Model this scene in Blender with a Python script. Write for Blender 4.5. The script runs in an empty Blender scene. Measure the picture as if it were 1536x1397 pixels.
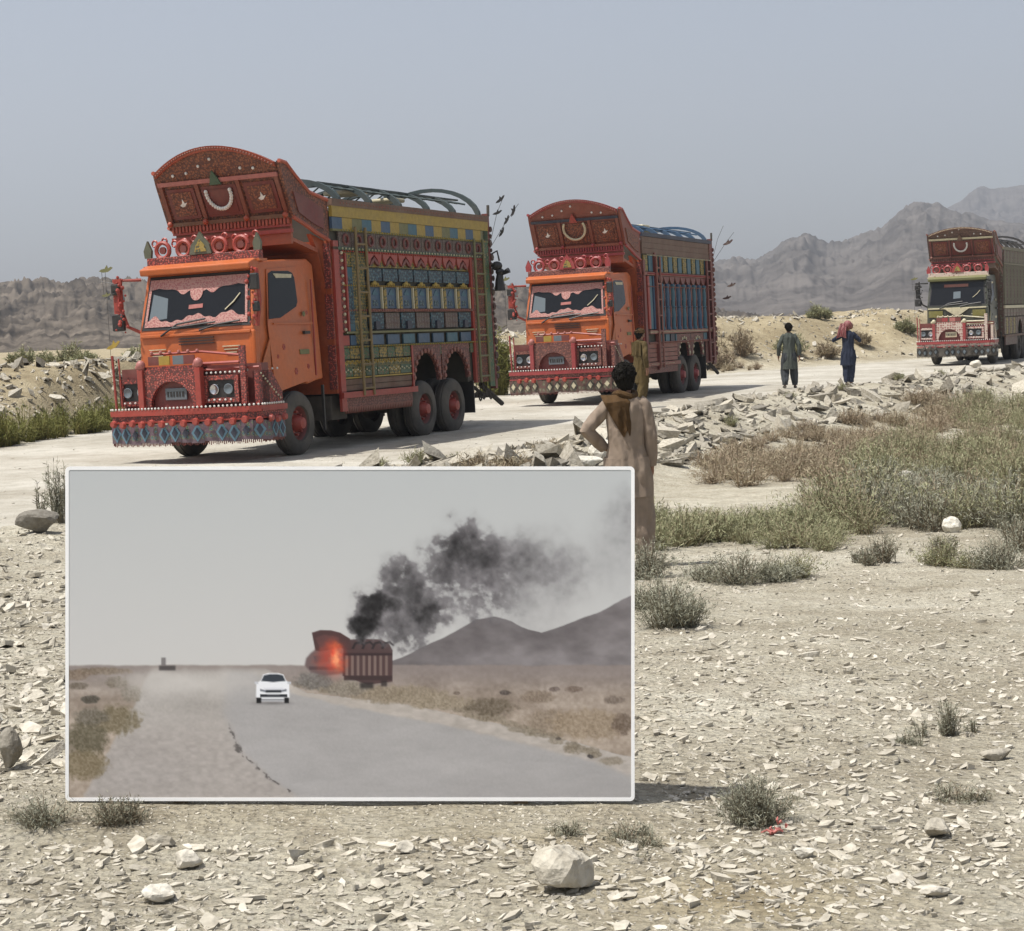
import bpy, math, random
import numpy as np
from mathutils import Vector, Matrix

# ------------------------------------------------------------------ camera, sky, sun, exposure
scene = bpy.context.scene
C = scene.collection
R = math.radians
random.seed(7)
rng = np.random.default_rng(11)

F_PX, W_PX, EYE = 2700.0, 1536.0, 2.0
pitch, roll = 0.07817, 0.035
fw = Vector((0, math.cos(pitch), -math.sin(pitch)))
r0 = Vector((1, 0, 0)); u0 = r0.cross(fw)
rt = math.cos(roll) * r0 - math.sin(roll) * u0
up = math.sin(roll) * r0 + math.cos(roll) * u0
cam_d = bpy.data.cameras.new('camera')
cam = bpy.data.objects.new('camera', cam_d); C.objects.link(cam)
cam_d.sensor_fit = 'HORIZONTAL'; cam_d.sensor_width = 36.0
cam_d.lens = 36.0 * F_PX / W_PX
cam_d.clip_start = 0.1; cam_d.clip_end = 12000
cam.matrix_world = Matrix(((rt.x, up.x, -fw.x, 0), (rt.y, up.y, -fw.y, 0), (rt.z, up.z, -fw.z, EYE), (0, 0, 0, 1)))
scene.camera = cam

SUN_EL, SUN_AZ = R(66), math.atan2(-0.90, -0.38)
world = bpy.data.worlds.new('World'); scene.world = world; world.use_nodes = True
wn = world.node_tree.nodes; wl = world.node_tree.links
sky = wn.new('ShaderNodeTexSky'); sky.sky_type = 'NISHITA'; sky.sun_disc = False
sky.sun_elevation = SUN_EL; sky.sun_rotation = SUN_AZ
sky.altitude = 900; sky.air_density = 1.0; sky.dust_density = 5.0; sky.ozone_density = 1.5
hs = wn.new('ShaderNodeHueSaturation'); hs.inputs['Saturation'].default_value = 0.60
wl.new(sky.outputs[0], hs.inputs['Color'])
bg = wn['Background']; wl.new(hs.outputs[0], bg.inputs['Color'])
bg.inputs['Strength'].default_value = 0.092
sun_d = bpy.data.lights.new('sun', 'SUN'); sun = bpy.data.objects.new('sun', sun_d); C.objects.link(sun)
sun_d.energy = 3.75; sun_d.angle = R(0.7); sun_d.color = (1.0, 0.965, 0.905)
sv = Vector((math.sin(SUN_AZ) * math.cos(SUN_EL), math.cos(SUN_AZ) * math.cos(SUN_EL), math.sin(SUN_EL)))
sun.rotation_euler = (-sv).to_track_quat('-Z', 'Y').to_euler(); sun.location = sv * 60
scene.view_settings.view_transform = 'Standard'; scene.view_settings.look = 'None'
scene.view_settings.exposure = 0.67; scene.view_settings.gamma = 1.0
scene.view_settings.use_curve_mapping = False
scene.cycles.use_denoising = True
scene.cycles.max_bounces = 6; scene.cycles.volume_bounces = 0; scene.cycles.volume_max_steps = 64

# ------------------------------------------------------------------ helpers
def lin(r, g, b):
    f = lambda c: (c / 255 / 12.92) if c / 255 <= .04045 else ((c / 255 + .055) / 1.055) ** 2.4
    return (f(r), f(g), f(b), 1.0)

def nodes_of(name):
    m = bpy.data.materials.new(name); m.use_nodes = True
    return m, m.node_tree.nodes, m.node_tree.links, m.node_tree.nodes['Principled BSDF']

def ramp(n, stops, const=False):
    r = n.new('ShaderNodeValToRGB'); e = r.color_ramp.elements
    r.color_ramp.interpolation = 'CONSTANT' if const else 'LINEAR'
    while len(e) < len(stops): e.new(0.5)
    for k, (p, c) in enumerate(stops): e[k].position = p; e[k].color = c
    return r

def dust_over(n, l, col_out, b, dust=0.25, dcol=(0.27, 0.235, 0.185, 1), scale=2.5):
    """a film of road dust, thicker in blotches, over a base colour"""
    tc = n.new('ShaderNodeTexCoord'); nz = n.new('ShaderNodeTexNoise')
    nz.inputs['Scale'].default_value = scale; nz.inputs['Detail'].default_value = 5
    l.new(tc.outputs['Object'], nz.inputs['Vector'])
    mr = n.new('ShaderNodeMapRange'); mr.inputs[1].default_value = .3; mr.inputs[2].default_value = .75
    mr.inputs[3].default_value = dust * .12; mr.inputs[4].default_value = dust * .95
    l.new(nz.outputs['Fac'], mr.inputs[0])
    mx = n.new('ShaderNodeMixRGB'); mx.inputs[2].default_value = dcol
    l.new(mr.outputs[0], mx.inputs[0]); l.new(col_out, mx.inputs[1]); l.new(mx.outputs[0], b.inputs['Base Color'])

def plain(name, col, rough=.6, metal=0.0, dust=0.2, var=0.15):
    m, n, l, b = nodes_of(name)
    tc = n.new('ShaderNodeTexCoord'); nz = n.new('ShaderNodeTexNoise')
    nz.inputs['Scale'].default_value = 14; nz.inputs['Detail'].default_value = 4
    l.new(tc.outputs['Object'], nz.inputs['Vector'])
    d = tuple(c * (1 - var) for c in col[:3]) + (1,); h = tuple(min(1, c * (1 + var)) for c in col[:3]) + (1,)
    rp = ramp(n, [(.3, d), (.7, h)]); l.new(nz.outputs['Fac'], rp.inputs[0])
    dust_over(n, l, rp.outputs[0], b, dust)
    b.inputs['Roughness'].default_value = rough; b.inputs['Metallic'].default_value = metal
    return m

def motif(name, cols, scale=9, rough=.55, dust=.2, rnd=.35, bump=.35):
    """folk-art paint: rings and petals of several flat colours, with fine scratches"""
    m, n, l, b = nodes_of(name)
    tc = n.new('ShaderNodeTexCoord')
    v = n.new('ShaderNodeTexVoronoi'); v.inputs['Scale'].default_value = scale; v.inputs['Randomness'].default_value = rnd
    l.new(tc.outputs['Object'], v.inputs['Vector'])
    nz = n.new('ShaderNodeTexNoise'); nz.inputs['Scale'].default_value = scale * 5; nz.inputs['Detail'].default_value = 3
    l.new(tc.outputs['Object'], nz.inputs['Vector'])
    ad = n.new('ShaderNodeMath'); ad.operation = 'MULTIPLY_ADD'; ad.inputs[1].default_value = .45
    l.new(nz.outputs['Fac'], ad.inputs[0]); l.new(v.outputs['Distance'], ad.inputs[2])
    k = len(cols)
    rp = ramp(n, [(0 if i == 0 else .26 + .5 * i / k, c) for i, c in enumerate(cols)], True)
    l.new(ad.outputs[0], rp.inputs[0])
    dust_over(n, l, rp.outputs[0], b, dust)
    bp = n.new('ShaderNodeBump'); bp.inputs['Strength'].default_value = bump; bp.inputs['Distance'].default_value = .02
    l.new(ad.outputs[0], bp.inputs['Height']); l.new(bp.outputs[0], b.inputs['Normal'])
    b.inputs['Roughness'].default_value = rough
    return m

class MB:
    """collects shapes and links them as one mesh object"""
    def __init__(s): s.v = []; s.f = []
    def add(s, vs, fs):
        o = len(s.v); s.v += [tuple(p) for p in vs]; s.f += [tuple(i + o for i in f) for f in fs]; return s
    def box(s, x0, x1, y0, y1, z0, z1):
        return s.add([(x0,y0,z0),(x1,y0,z0),(x1,y1,z0),(x0,y1,z0),(x0,y0,z1),(x1,y0,z1),(x1,y1,z1),(x0,y1,z1)],
                     [(3,2,1,0),(4,5,6,7),(0,1,5,4),(1,2,6,5),(2,3,7,6),(3,0,4,7)])
    def tube(s, pts, rad, n=6, cap=True):
        pts = [Vector(p) for p in pts]; rr = rad if isinstance(rad, (list, tuple)) else [rad] * len(pts)
        vs = []; ref = None
        for i, p in enumerate(pts):
            t = (pts[min(i + 1, len(pts) - 1)] - pts[max(i - 1, 0)])
            t = t.normalized() if t.length > 1e-9 else Vector((0, 0, 1))
            if ref is None:
                ref = Vector((0, 0, 1)) if abs(t.z) < .9 else Vector((1, 0, 0))
            a = t.cross(ref).normalized(); b2 = a.cross(t).normalized(); ref = b2
            for k in range(n):
                g = 2 * math.pi * k / n
                vs.append(p + a * (rr[i] * math.cos(g)) + b2 * (rr[i] * math.sin(g)))
        fs = [(i*n+k, i*n+(k+1)%n, (i+1)*n+(k+1)%n, (i+1)*n+k) for i in range(len(pts)-1) for k in range(n)]
        if cap: fs += [tuple(range(n))[::-1], tuple((len(pts)-1)*n + k for k in range(n))]
        return s.add(vs, fs)
    def prism(s, poly, axis, a, b):
        """poly: 2D outline, extruded along axis from a to b"""
        def P(q, t): return {'x': (t, q[0], q[1]), 'y': (q[0], t, q[1]), 'z': (q[0], q[1], t)}[axis]
        n = len(poly)
        return s.add([P(q, a) for q in poly] + [P(q, b) for q in poly],
                     [tuple(range(n)), tuple(range(2*n-1, n-1, -1))] + [(i, n+i, n+(i+1)%n, (i+1)%n) for i in range(n)])
    def lathe(s, prof, c, axis='x', n=28):
        """prof: (along axis, radius)"""
        vs = []
        for (t, r) in prof:
            for k in range(n):
                g = 2*math.pi*k/n; a, b2 = r*math.cos(g), r*math.sin(g)
                vs.append({'x': (c[0]+t, c[1]+a, c[2]+b2), 'y': (c[0]+a, c[1]+t, c[2]+b2), 'z': (c[0]+a, c[1]+b2, c[2]+t)}[axis])
        m = len(prof)
        fs = [(i*n+k, i*n+(k+1)%n, (i+1)*n+(k+1)%n, (i+1)*n+k) for i in range(m-1) for k in range(n)]
        return s.add(vs, fs)
    def ball(s, c, r, nu=8, nv=5, sc=(1, 1, 1)):
        prof = [(-r*math.cos(math.pi*i/nv), max(1e-4, r*math.sin(math.pi*i/nv))) for i in range(nv+1)]
        k = len(s.v); s.lathe(prof, (0, 0, 0), 'z', nu)
        s.v[k:] = [(c[0]+p[0]*sc[0], c[1]+p[1]*sc[1], c[2]+p[2]*sc[2]) for p in s.v[k:]]
        return s
    def torus(s, c, R_, r, axis='y', nu=18, nv=6):
        pts = []
        for k in range(nu + 1):
            g = 2*math.pi*k/nu; a, b2 = R_*math.cos(g), R_*math.sin(g)
            pts.append({'x': (c[0], c[1]+a, c[2]+b2), 'y': (c[0]+a, c[1], c[2]+b2), 'z': (c[0]+a, c[1]+b2, c[2])}[axis])
        return s.tube(pts, r, nv, False)
    def mesh(s, name, m, smooth=False):
        me = bpy.data.meshes.new(name); me.from_pydata(s.v, [], s.f); me.update()
        import bmesh
        b = bmesh.new(); b.from_mesh(me); bmesh.ops.recalc_face_normals(b, faces=b.faces); b.to_mesh(me); b.free()
        if m: me.materials.append(m)
        if smooth:
            me.polygons.foreach_set('use_smooth', [True] * len(me.polygons))
            try: me.set_sharp_from_angle(angle=R(38))
            except Exception: pass
        return me
    def build(s, name, m, parent=None, smooth=False, loc=None, bevel=0):
        o = bpy.data.objects.new(name, s.mesh(name, m, smooth)); C.objects.link(o)
        if parent: o.parent = parent
        if loc: o.location = loc
        if bevel:
            bv = o.modifiers.new('bevel', 'BEVEL'); bv.width = bevel; bv.segments = 2; bv.limit_method = 'ANGLE'
        return o

def rep(mesh, name, parent, locs, scale=None, rot=None):
    out = []
    for k, p in enumerate(locs):
        o = bpy.data.objects.new(name, mesh); C.objects.link(o); o.parent = parent; o.location = p
        if scale: o.scale = scale
        if rot: o.rotation_euler = rot
        out.append(o)
    return out

def tag(o, label=None, cat=None, group=None, kind=None):
    for k, v in (('label', label), ('category', cat), ('group', group), ('kind', kind)):
        if v: o[k] = v
    return o

def empty(name, loc, rot=(0, 0, 0)):
    o = bpy.data.objects.new(name, None); C.objects.link(o); o.location = loc; o.rotation_euler = rot
    o.empty_display_size = .3
    return o

def np_mesh(name, V, Fc, mat, attr=None, smooth=False):
    """V (n,3), Fc (m,k) arrays"""
    me = bpy.data.meshes.new(name)
    V = np.asarray(V, np.float32); Fc = np.asarray(Fc, np.int32); k = Fc.shape[1]
    me.vertices.add(len(V)); me.vertices.foreach_set('co', V.ravel())
    me.loops.add(Fc.size); me.loops.foreach_set('vertex_index', Fc.ravel())
    me.polygons.add(len(Fc)); me.polygons.foreach_set('loop_start', np.arange(0, Fc.size, k, dtype=np.int32))
    me.polygons.foreach_set('loop_total', np.full(len(Fc), k, np.int32))
    me.polygons.foreach_set('use_smooth', np.full(len(Fc), bool(smooth)))
    me.update(calc_edges=True)
    if attr is not None:
        a = np.asarray(attr, np.float32)
        if a.ndim == 1:
            at = me.attributes.new('tint', 'FLOAT', 'POINT'); at.data.foreach_set('value', a)
        else:
            at = me.color_attributes.new('ink', 'FLOAT_COLOR', 'POINT')
            at.data.foreach_set('color', np.concatenate([a, np.ones((len(a), 1), np.float32)], 1).ravel())
    if mat: me.materials.append(mat)
    return me

def link(me, name, parent=None):
    o = bpy.data.objects.new(name, me); C.objects.link(o)
    if parent: o.parent = parent
    return o

# value noise ---------------------------------------------------------------
_T = rng.random((256, 256)).astype(np.float32)
def vnoise(x, y):
    xi = np.floor(x).astype(int); yi = np.floor(y).astype(int); fx = x - xi; fy = y - yi
    fx = fx*fx*(3-2*fx); fy = fy*fy*(3-2*fy)
    a = _T[xi & 255, yi & 255]; b = _T[(xi+1) & 255, yi & 255]; c = _T[xi & 255, (yi+1) & 255]; d = _T[(xi+1) & 255, (yi+1) & 255]
    return (a*(1-fx)+b*fx)*(1-fy)+(c*(1-fx)+d*fx)*fy
def fbm(x, y, o=5):
    s = 0; a = .5
    for k in range(o): s = s + a*vnoise(x*2**k+17*k, y*2**k+31*k); a *= .5
    return s
def ridged(x, y, o=5):
    s = 0; a = .5
    for k in range(o): s = s + a*(1-np.abs(2*vnoise(x*2**k+9*k, y*2**k+5*k)-1)); a *= .5
    return s
def sstep(a, b, x):
    t = np.clip((x-a)/(b-a), 0, 1); return t*t*(3-2*t)

# ------------------------------------------------------------------ ground
NEAR = np.array([(-60,-90),(-14,-3),(-8,12.5),(-5.6,19.3),(-4.1,23.3),(-1.7,26.7),(0.6,30.5),(3.3,37.8),(7.4,45.8),(16.7,58.3),(40,86),(300,400)], float)
FAR = np.array([(-60,-50),(-22,10),(-10.2,32),(-8.4,41),(-0.1,51.7),(7.8,64.3),(14,71),(16.6,73.2),(45,106),(300,400.5)], float)
def road_d(x, y):
    """d>0: on the camera's side of the road; e>0: beyond it (metres, roughly square to the road)"""
    return (np.interp(x, NEAR[:, 0], NEAR[:, 1]) - y) * .46, (y - np.interp(x, FAR[:, 0], FAR[:, 1])) * .5
GY = np.array([(-50,.35),(5,.34),(8,.26),(11,.10),(14,-.06),(18,-.26),(24,-.48),(40,-.58),(400,-.6)], float)
BX = np.array([(-60,1.2),(-14,1.35),(-8,1.45),(0,1.6),(6,1.75),(8.7,1.95),(12,1.9),(15.5,1.62),(18,2.12),(21,1.9),(30,1.7),(60,1.6)], float)
def height(x, y):
    x = np.asarray(x, float); y = np.asarray(y, float)
    d, e = road_d(x, y)
    g = np.interp(y, GY[:, 0], GY[:, 1])
    g = g + .10*(fbm(x*.5+3, y*.5, 3)-.45) + .035*(fbm(x*2.1, y*2.1+8, 3)-.45)*sstep(30, 5, y)
    g = g - .05*x*sstep(3, 9, y)*sstep(22, 9, y)*.25
    t = sstep(0.2, 4.2, d + .8*(fbm(x*.8, y*.8, 2)-.45))
    rub = .22*np.exp(-((d-1.3)/1.1)**2)*sstep(-1, 4, x)*(.5+fbm(x*.9, y*.6+5, 3))
    z = g*t + rub
    road = .035*(fbm(x*1.3, y*1.3, 3)-.45)
    z = z + road*(1-t)
    B = np.interp(x, BX[:, 0], BX[:, 1])
    bank = B*sstep(.9, 5.0, e + 1.1*(fbm(x*.35, y*.35+2, 3)-.45)) + .35*(fbm(x*.7+9, y*.7, 4)-.47)*sstep(.8, 3, e)*sstep(60, 8, e)
    plain_ = .25 + .9*(fbm(x*.02, y*.02, 3)-.45)
    k = sstep(7, 60, e)
    z = z + bank*(1-k) + plain_*k*sstep(3, 30, e)
    return z - .042*np.clip((x+.6)/1.0, -1.15, 1.3)*np.exp(-((y-6.2)/.55)**2)*sstep(1.9, 1.2, np.abs(x+.6))

def ground_mat(name, kind):
    m, n, l, b = nodes_of(name)
    geo = n.new('ShaderNodeNewGeometry')
    def noise(sc, det=6, rough=.6):
        z = n.new('ShaderNodeTexNoise'); z.inputs['Scale'].default_value = sc; z.inputs['Detail'].default_value = det
        z.inputs['Roughness'].default_value = rough; l.new(geo.outputs['Position'], z.inputs['Vector']); return z
    big, mid, fine = noise(.35, 4), noise(2.6, 6), noise(26, 8, .7)
    if kind == 'ground':
        c1 = ramp(n, [(.36, (.43, .395, .32, 1)), (.52, (.51, .48, .395, 1)), (.66, (.555, .53, .45, 1))])
    else:
        c1 = ramp(n, [(.36, (.40, .38, .33, 1)), (.5, (.455, .435, .385, 1)), (.66, (.50, .48, .43, 1))])
    l.new(mid.outputs['Fac'], c1.inputs[0])
    c2 = ramp(n, [(.38, (.78, .75, .70, 1)), (.62, (1.05, 1.04, 1.02, 1))]); l.new(big.outputs['Fac'], c2.inputs[0])
    mx = n.new('ShaderNodeMixRGB'); mx.blend_type = 'MULTIPLY'; mx.inputs[0].default_value = 1
    l.new(c1.outputs[0], mx.inputs[1]); l.new(c2.outputs[0], mx.inputs[2])
    c3 = ramp(n, [(.32, (.62, .60, .57, 1)), (.46, (.95, .95, .95, 1)), (.7, (1.12, 1.12, 1.1, 1))]); l.new(fine.outputs['Fac'], c3.inputs[0])
    m2 = n.new('ShaderNodeMixRGB'); m2.blend_type = 'MULTIPLY'; m2.inputs[0].default_value = 1 if kind == 'ground' else .55
    l.new(mx.outputs[0], m2.inputs[1]); l.new(c3.outputs[0], m2.inputs[2])
    if kind == 'ground':
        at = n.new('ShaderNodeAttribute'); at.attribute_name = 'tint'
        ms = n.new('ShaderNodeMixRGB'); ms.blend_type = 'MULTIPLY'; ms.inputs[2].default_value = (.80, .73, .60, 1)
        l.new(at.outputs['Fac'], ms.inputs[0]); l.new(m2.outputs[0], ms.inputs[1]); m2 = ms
    vv = n.new('ShaderNodeTexVoronoi'); vv.inputs['Scale'].default_value = 38; vv.inputs['Randomness'].default_value = 1
    mp = n.new('ShaderNodeMapping'); mp.inputs['Scale'].default_value = (.6, 1.25, 1); mp.inputs['Rotation'].default_value = (0, 0, .3)
    l.new(geo.outputs['Position'], mp.inputs['Vector']); l.new(mp.outputs[0], vv.inputs['Vector'])
    sx = n.new('ShaderNodeSeparateColor'); l.new(vv.outputs['Color'], sx.inputs[0])
    c4 = ramp(n, [(.0, (.80, .78, .74, 1)), (.5, (1, 1, 1, 1)), (1, (1.16, 1.15, 1.13, 1))]); l.new(sx.outputs[0], c4.inputs[0])
    m3 = n.new('ShaderNodeMixRGB'); m3.blend_type = 'MULTIPLY'; m3.inputs[0].default_value = .9 if kind == 'ground' else .35
    l.new(m2.outputs[0], m3.inputs[1]); l.new(c4.outputs[0], m3.inputs[2])
    l.new(m3.outputs[0], b.inputs['Base Color'])
    b.inputs['Roughness'].default_value = .95; b.inputs['Specular IOR Level'].default_value = .15
    bp = n.new('ShaderNodeBump'); bp.inputs['Distance'].default_value = .05; bp.inputs['Strength'].default_value = .8 if kind == 'ground' else .4
    l.new(fine.outputs['Fac'], bp.inputs['Height'])
    v = n.new('ShaderNodeTexVoronoi'); v.inputs['Scale'].default_value = 34; l.new(geo.outputs['Position'], v.inputs['Vector'])
    b2 = n.new('ShaderNodeBump'); b2.inputs['Distance'].default_value = .04; b2.inputs['Strength'].default_value = .5 if kind == 'ground' else .2
    l.new(v.outputs['Distance'], b2.inputs['Height']); l.new(bp.outputs[0], b2.inputs['Normal'])
    l.new(b2.outputs[0], b.inputs['Normal'])
    return m

def polar_sheet(name, mat, keep):
    rad = [1.2]
    while rad[-1] < 3600: rad.append(rad[-1] * (1.013 if rad[-1] < 110 else 1.05))
    ang = np.concatenate([np.linspace(-180, -24, 40)[:-1], np.linspace(-24, 24, 330), np.linspace(24, 180, 40)[1:]])
    a = np.radians(ang); r_ = np.array(rad)
    X = r_[:, None]*np.sin(a)[None]; Y = r_[:, None]*np.cos(a)[None]
    Z = height(X, Y)
    nr, na = X.shape
    V = np.stack([X, Y, Z], -1).reshape(-1, 3)
    i = np.arange(nr-1)[:, None]; j = np.arange(na-1)[None]
    F_ = np.stack([i*na+j, i*na+j+1, (i+1)*na+j+1, (i+1)*na+j], -1).reshape(-1, 4)
    c = V[F_].mean(1); d, e = road_d(c[:, 0], c[:, 1])
    on = (d < .12*(fbm(c[:, 0]*1.7, c[:, 1]*1.7, 3)-.4)*6) & (e < .5*(fbm(c[:, 0]*1.1, c[:, 1]*1.1, 3)-.4))
    F_ = F_[on if keep == 'road' else ~on][:, ::-1]
    used, inv = np.unique(F_, return_inverse=True)
    ee = road_d(V[used][:, 0], V[used][:, 1])[1]
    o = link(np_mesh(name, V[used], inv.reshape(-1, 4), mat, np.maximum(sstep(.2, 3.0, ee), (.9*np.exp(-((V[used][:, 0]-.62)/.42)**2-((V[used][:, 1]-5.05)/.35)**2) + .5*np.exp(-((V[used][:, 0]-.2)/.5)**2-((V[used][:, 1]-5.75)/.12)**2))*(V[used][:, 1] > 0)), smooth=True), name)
    return tag(o, kind='structure')
M_GROUND = ground_mat('stony_earth', 'ground'); M_ROAD = ground_mat('road_dust', 'road')
ground = polar_sheet('ground', M_GROUND, 'ground')
road = polar_sheet('road', M_ROAD, 'road')
gh = lambda x, y: float(height(np.array([x]), np.array([y]))[0])

# ------------------------------------------------------------------ hills
def rock_mat(name, dark, light, sc=.02):
    m, n, l, b = nodes_of(name)
    geo = n.new('ShaderNodeNewGeometry'); mp = n.new('ShaderNodeMapping'); mp.inputs['Scale'].default_value = (1, 1, 3.0)
    l.new(geo.outputs['Position'], mp.inputs['Vector'])
    z = n.new('ShaderNodeTexNoise'); z.inputs['Scale'].default_value = sc; z.inputs['Detail'].default_value = 9; z.inputs['Roughness'].default_value = .62
    z.inputs['Distortion'].default_value = .8
    l.new(mp.outputs[0], z.inputs['Vector'])
    rp = ramp(n, [(.35, dark), (.65, light)]); l.new(z.outputs['Fac'], rp.inputs[0]); l.new(rp.outputs[0], b.inputs['Base Color'])
    bp = n.new('ShaderNodeBump'); bp.inputs['Distance'].default_value = 1/sc*.04; bp.inputs['Strength'].default_value = .9
    l.new(z.outputs['Fac'], bp.inputs['Height']); l.new(bp.outputs[0], b.inputs['Normal'])
    b.inputs['Roughness'].default_value = 1; b.inputs['Specular IOR Level'].default_value = 0
    return m

def hills(name, mat, dist, base, prof, amp, fs, nu=760, nv=150):
    """a range of hills: azimuth along it, slope from its foot (base) over the crest (dist) to the far foot"""
    az = np.array([p[0] for p in prof]); el = np.array([p[1] for p in prof])
    a = np.linspace(az[0], az[-1], nu); crest = np.interp(a, az, el)*dist + EYE
    v = np.linspace(0, 1.5, nv)
    rr = base + (dist-base)*v
    sh = np.where(v <= 1, np.clip(v, 0, 1)**1.35, np.clip(1-(v-1)/.5, 0, 1)**1.2)
    A, RR = np.meshgrid(a, rr, indexing='ij')
    X = RR*A; Y = RR
    rn = ridged(A*fs+.35*np.sin(RR*5/dist), RR/dist*fs*.25, 6)-.5
    rn2 = ridged(A*fs*3.1, RR/dist*fs*1.2+3, 4)-.5
    rn3 = ridged(A*fs*8+.5*rn, RR/dist*fs*2.2+1, 4)-.5; rn2 = rn2 + .30*rn3 + .15*np.abs(rn3)*np.sin(RR/dist*60+rn*14)
    w = np.clip(sh, 0, 1)[None]*(1-np.clip(sh, 0, 1)[None]**6)
    Z = crest[:, None]*sh[None] + amp*(rn*1.8+rn2*.8)*w*1.6 + amp*.35*rn2*sh[None] - 2*(1-sh[None])
    V = np.stack([X, Y, Z], -1).reshape(-1, 3)
    i = np.arange(nu-1)[:, None]; j = np.arange(nv-1)[None]
    F_ = np.stack([i*nv+j, (i+1)*nv+j, (i+1)*nv+j+1, i*nv+j+1], -1).reshape(-1, 4)
    return tag(link(np_mesh(name, V, F_, mat, smooth=True), name), kind='structure')
def prof_px(pts):
    """crest outline as (tan azimuth, tan elevation) measured on the photograph"""
    out = []
    for (px, py) in pts:
        d = fw + rt*((px-768)/F_PX) - up*((py-698.5)/F_PX); out.append((d.x/d.y, d.z/d.y))
    return out
M_HILL_NEAR = rock_mat('brown_hill_rock', (.035, .029, .023, 1), (.155, .13, .104, 1), .06)
M_HILL_MID = rock_mat('grey_hill_rock', (.060, .054, .050, 1), (.140, .126, .115, 1), .02)
hills('hills', M_HILL_NEAR, 620, 250, prof_px([(-900,520),(-500,470),(-300,440),(-100,432),(0,428),(30,431),(62,426),(100,431),(140,421),(168,424),(215,432),(330,436),(500,438),(745,440),(790,441),(930,455),(1050,480),(1200,500)]), 6, 52)
hills('hills', M_HILL_MID, 1500, 520, prof_px([(500,500),(700,455),(850,420),(960,400),(1085,394),(1110,392),(1130,394),(1160,378),(1188,357),(1206,356),(1226,372),(1242,377),(1270,372),(1300,353),(1320,347),(1350,320),(1372,309),(1405,308),(1425,315),(1480,330),(1600,350),(1800,390),(2200,440)]), 13, 30)
hills('hills', M_HILL_MID, 2700, 1600, prof_px([(1200,440),(1330,360),(1400,325),(1440,301),(1466,281),(1500,284),(1536,279),(1600,268),(1700,262),(1850,300),(2100,360),(2500,430)]), 22, 30)
# ------------------------------------------------------------------ stones
def slab_template(k):
    r_ = np.random.default_rng(100+k); n = 4 + k % 3
    a = np.sort(np.linspace(0, 2*np.pi, n, endpoint=False) + r_.uniform(-.42, .42, n))
    rad = r_.uniform(.6, 1.05, n); thick = r_.uniform(.07, .19) if k < 10 else r_.uniform(.2, .42)
    asp = r_.uniform(.34, .68)
    b0 = np.stack([rad*np.cos(a)*r_.uniform(.7, .95, n), rad*np.sin(a)*asp*r_.uniform(.7, .95, n), np.full(n, -thick)*r_.uniform(.7, 1.2, n)], -1)
    t0 = np.stack([rad*np.cos(a)*r_.uniform(.9, 1.08, n), rad*np.sin(a)*asp*r_.uniform(.9, 1.08, n), thick*r_.uniform(.5, 1.0, n)], -1)
    t0[:, 2] += t0[:, 0]*r_.uniform(-.25, .25)
    V = np.concatenate([b0, t0, [[r_.uniform(-.2, .2), r_.uniform(-.15, .15), thick*.9]]])
    F_ = []
    for i in range(n):
        j = (i+1) % n
        F_ += [(i, j, n+j), (i, n+j, n+i), (n+i, n+j, 2*n)]
    return V, np.array(F_)
TEMPL = [slab_template(k) for k in range(16)]

def stone_mat():
    m, n, l, b = nodes_of('flaky_stone')
    at = n.new('ShaderNodeAttribute'); at.attribute_name = 'tint'
    oi = n.new('ShaderNodeObjectInfo'); ad = n.new('ShaderNodeMath'); ad.operation = 'ADD'
    l.new(at.outputs['Fac'], ad.inputs[0])
    ml = n.new('ShaderNodeMath'); ml.operation = 'MULTIPLY'; l.new(oi.outputs['Random'], ml.inputs[0]); l.new(at.outputs['Alpha'], ml.inputs[1]); ml.inputs[1].default_value = 1
    rp = ramp(n, [(0, (.20,.185,.16,1)), (.3, (.37,.34,.285,1)), (.55, (.49,.455,.385,1)), (.8, (.545,.51,.445,1)), (1, (.60,.575,.51,1))])
    l.new(at.outputs['Fac'], rp.inputs[0])
    geo = n.new('ShaderNodeNewGeometry'); z = n.new('ShaderNodeTexNoise'); z.inputs['Scale'].default_value = 22; z.inputs['Detail'].default_value = 6
    l.new(geo.outputs['Position'], z.inputs['Vector'])
    c = ramp(n, [(.3, (.74,.72,.68,1)), (.65, (1.1,1.1,1.08,1))]); l.new(z.outputs['Fac'], c.inputs[0])
    mx = n.new('ShaderNodeMixRGB'); mx.blend_type = 'MULTIPLY'; mx.inputs[0].default_value = 1
    l.new(rp.outputs[0], mx.inputs[1]); l.new(c.outputs[0], mx.inputs[2]); l.new(mx.outputs[0], b.inputs['Base Color'])
    bp = n.new('ShaderNodeBump'); bp.inputs['Distance'].default_value = .03; bp.inputs['Strength'].default_value = .7
    l.new(z.outputs['Fac'], bp.inputs['Height']); l.new(bp.outputs[0], b.inputs['Normal'])
    b.inputs['Roughness'].default_value = .95; b.inputs['Specular IOR Level'].default_value = .15
    return m
M_STONE = stone_mat()

def rotm(yaw, tx, ty):
    cy, sy = np.cos(yaw), np.sin(yaw); cx, sx = np.cos(tx), np.sin(tx); cz, sz = np.cos(ty), np.sin(ty); o = np.zeros_like(yaw); e = np.ones_like(yaw)
    Rz = np.stack([np.stack([cy,-sy,o],-1), np.stack([sy,cy,o],-1), np.stack([o,o,e],-1)], -2)
    Rx = np.stack([np.stack([e,o,o],-1), np.stack([o,cx,-sx],-1), np.stack([o,sx,cx],-1)], -2)
    Ry = np.stack([np.stack([cz,o,sz],-1), np.stack([o,e,o],-1), np.stack([-sz,o,cz],-1)], -2)
    return Rz @ Rx @ Ry

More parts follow.
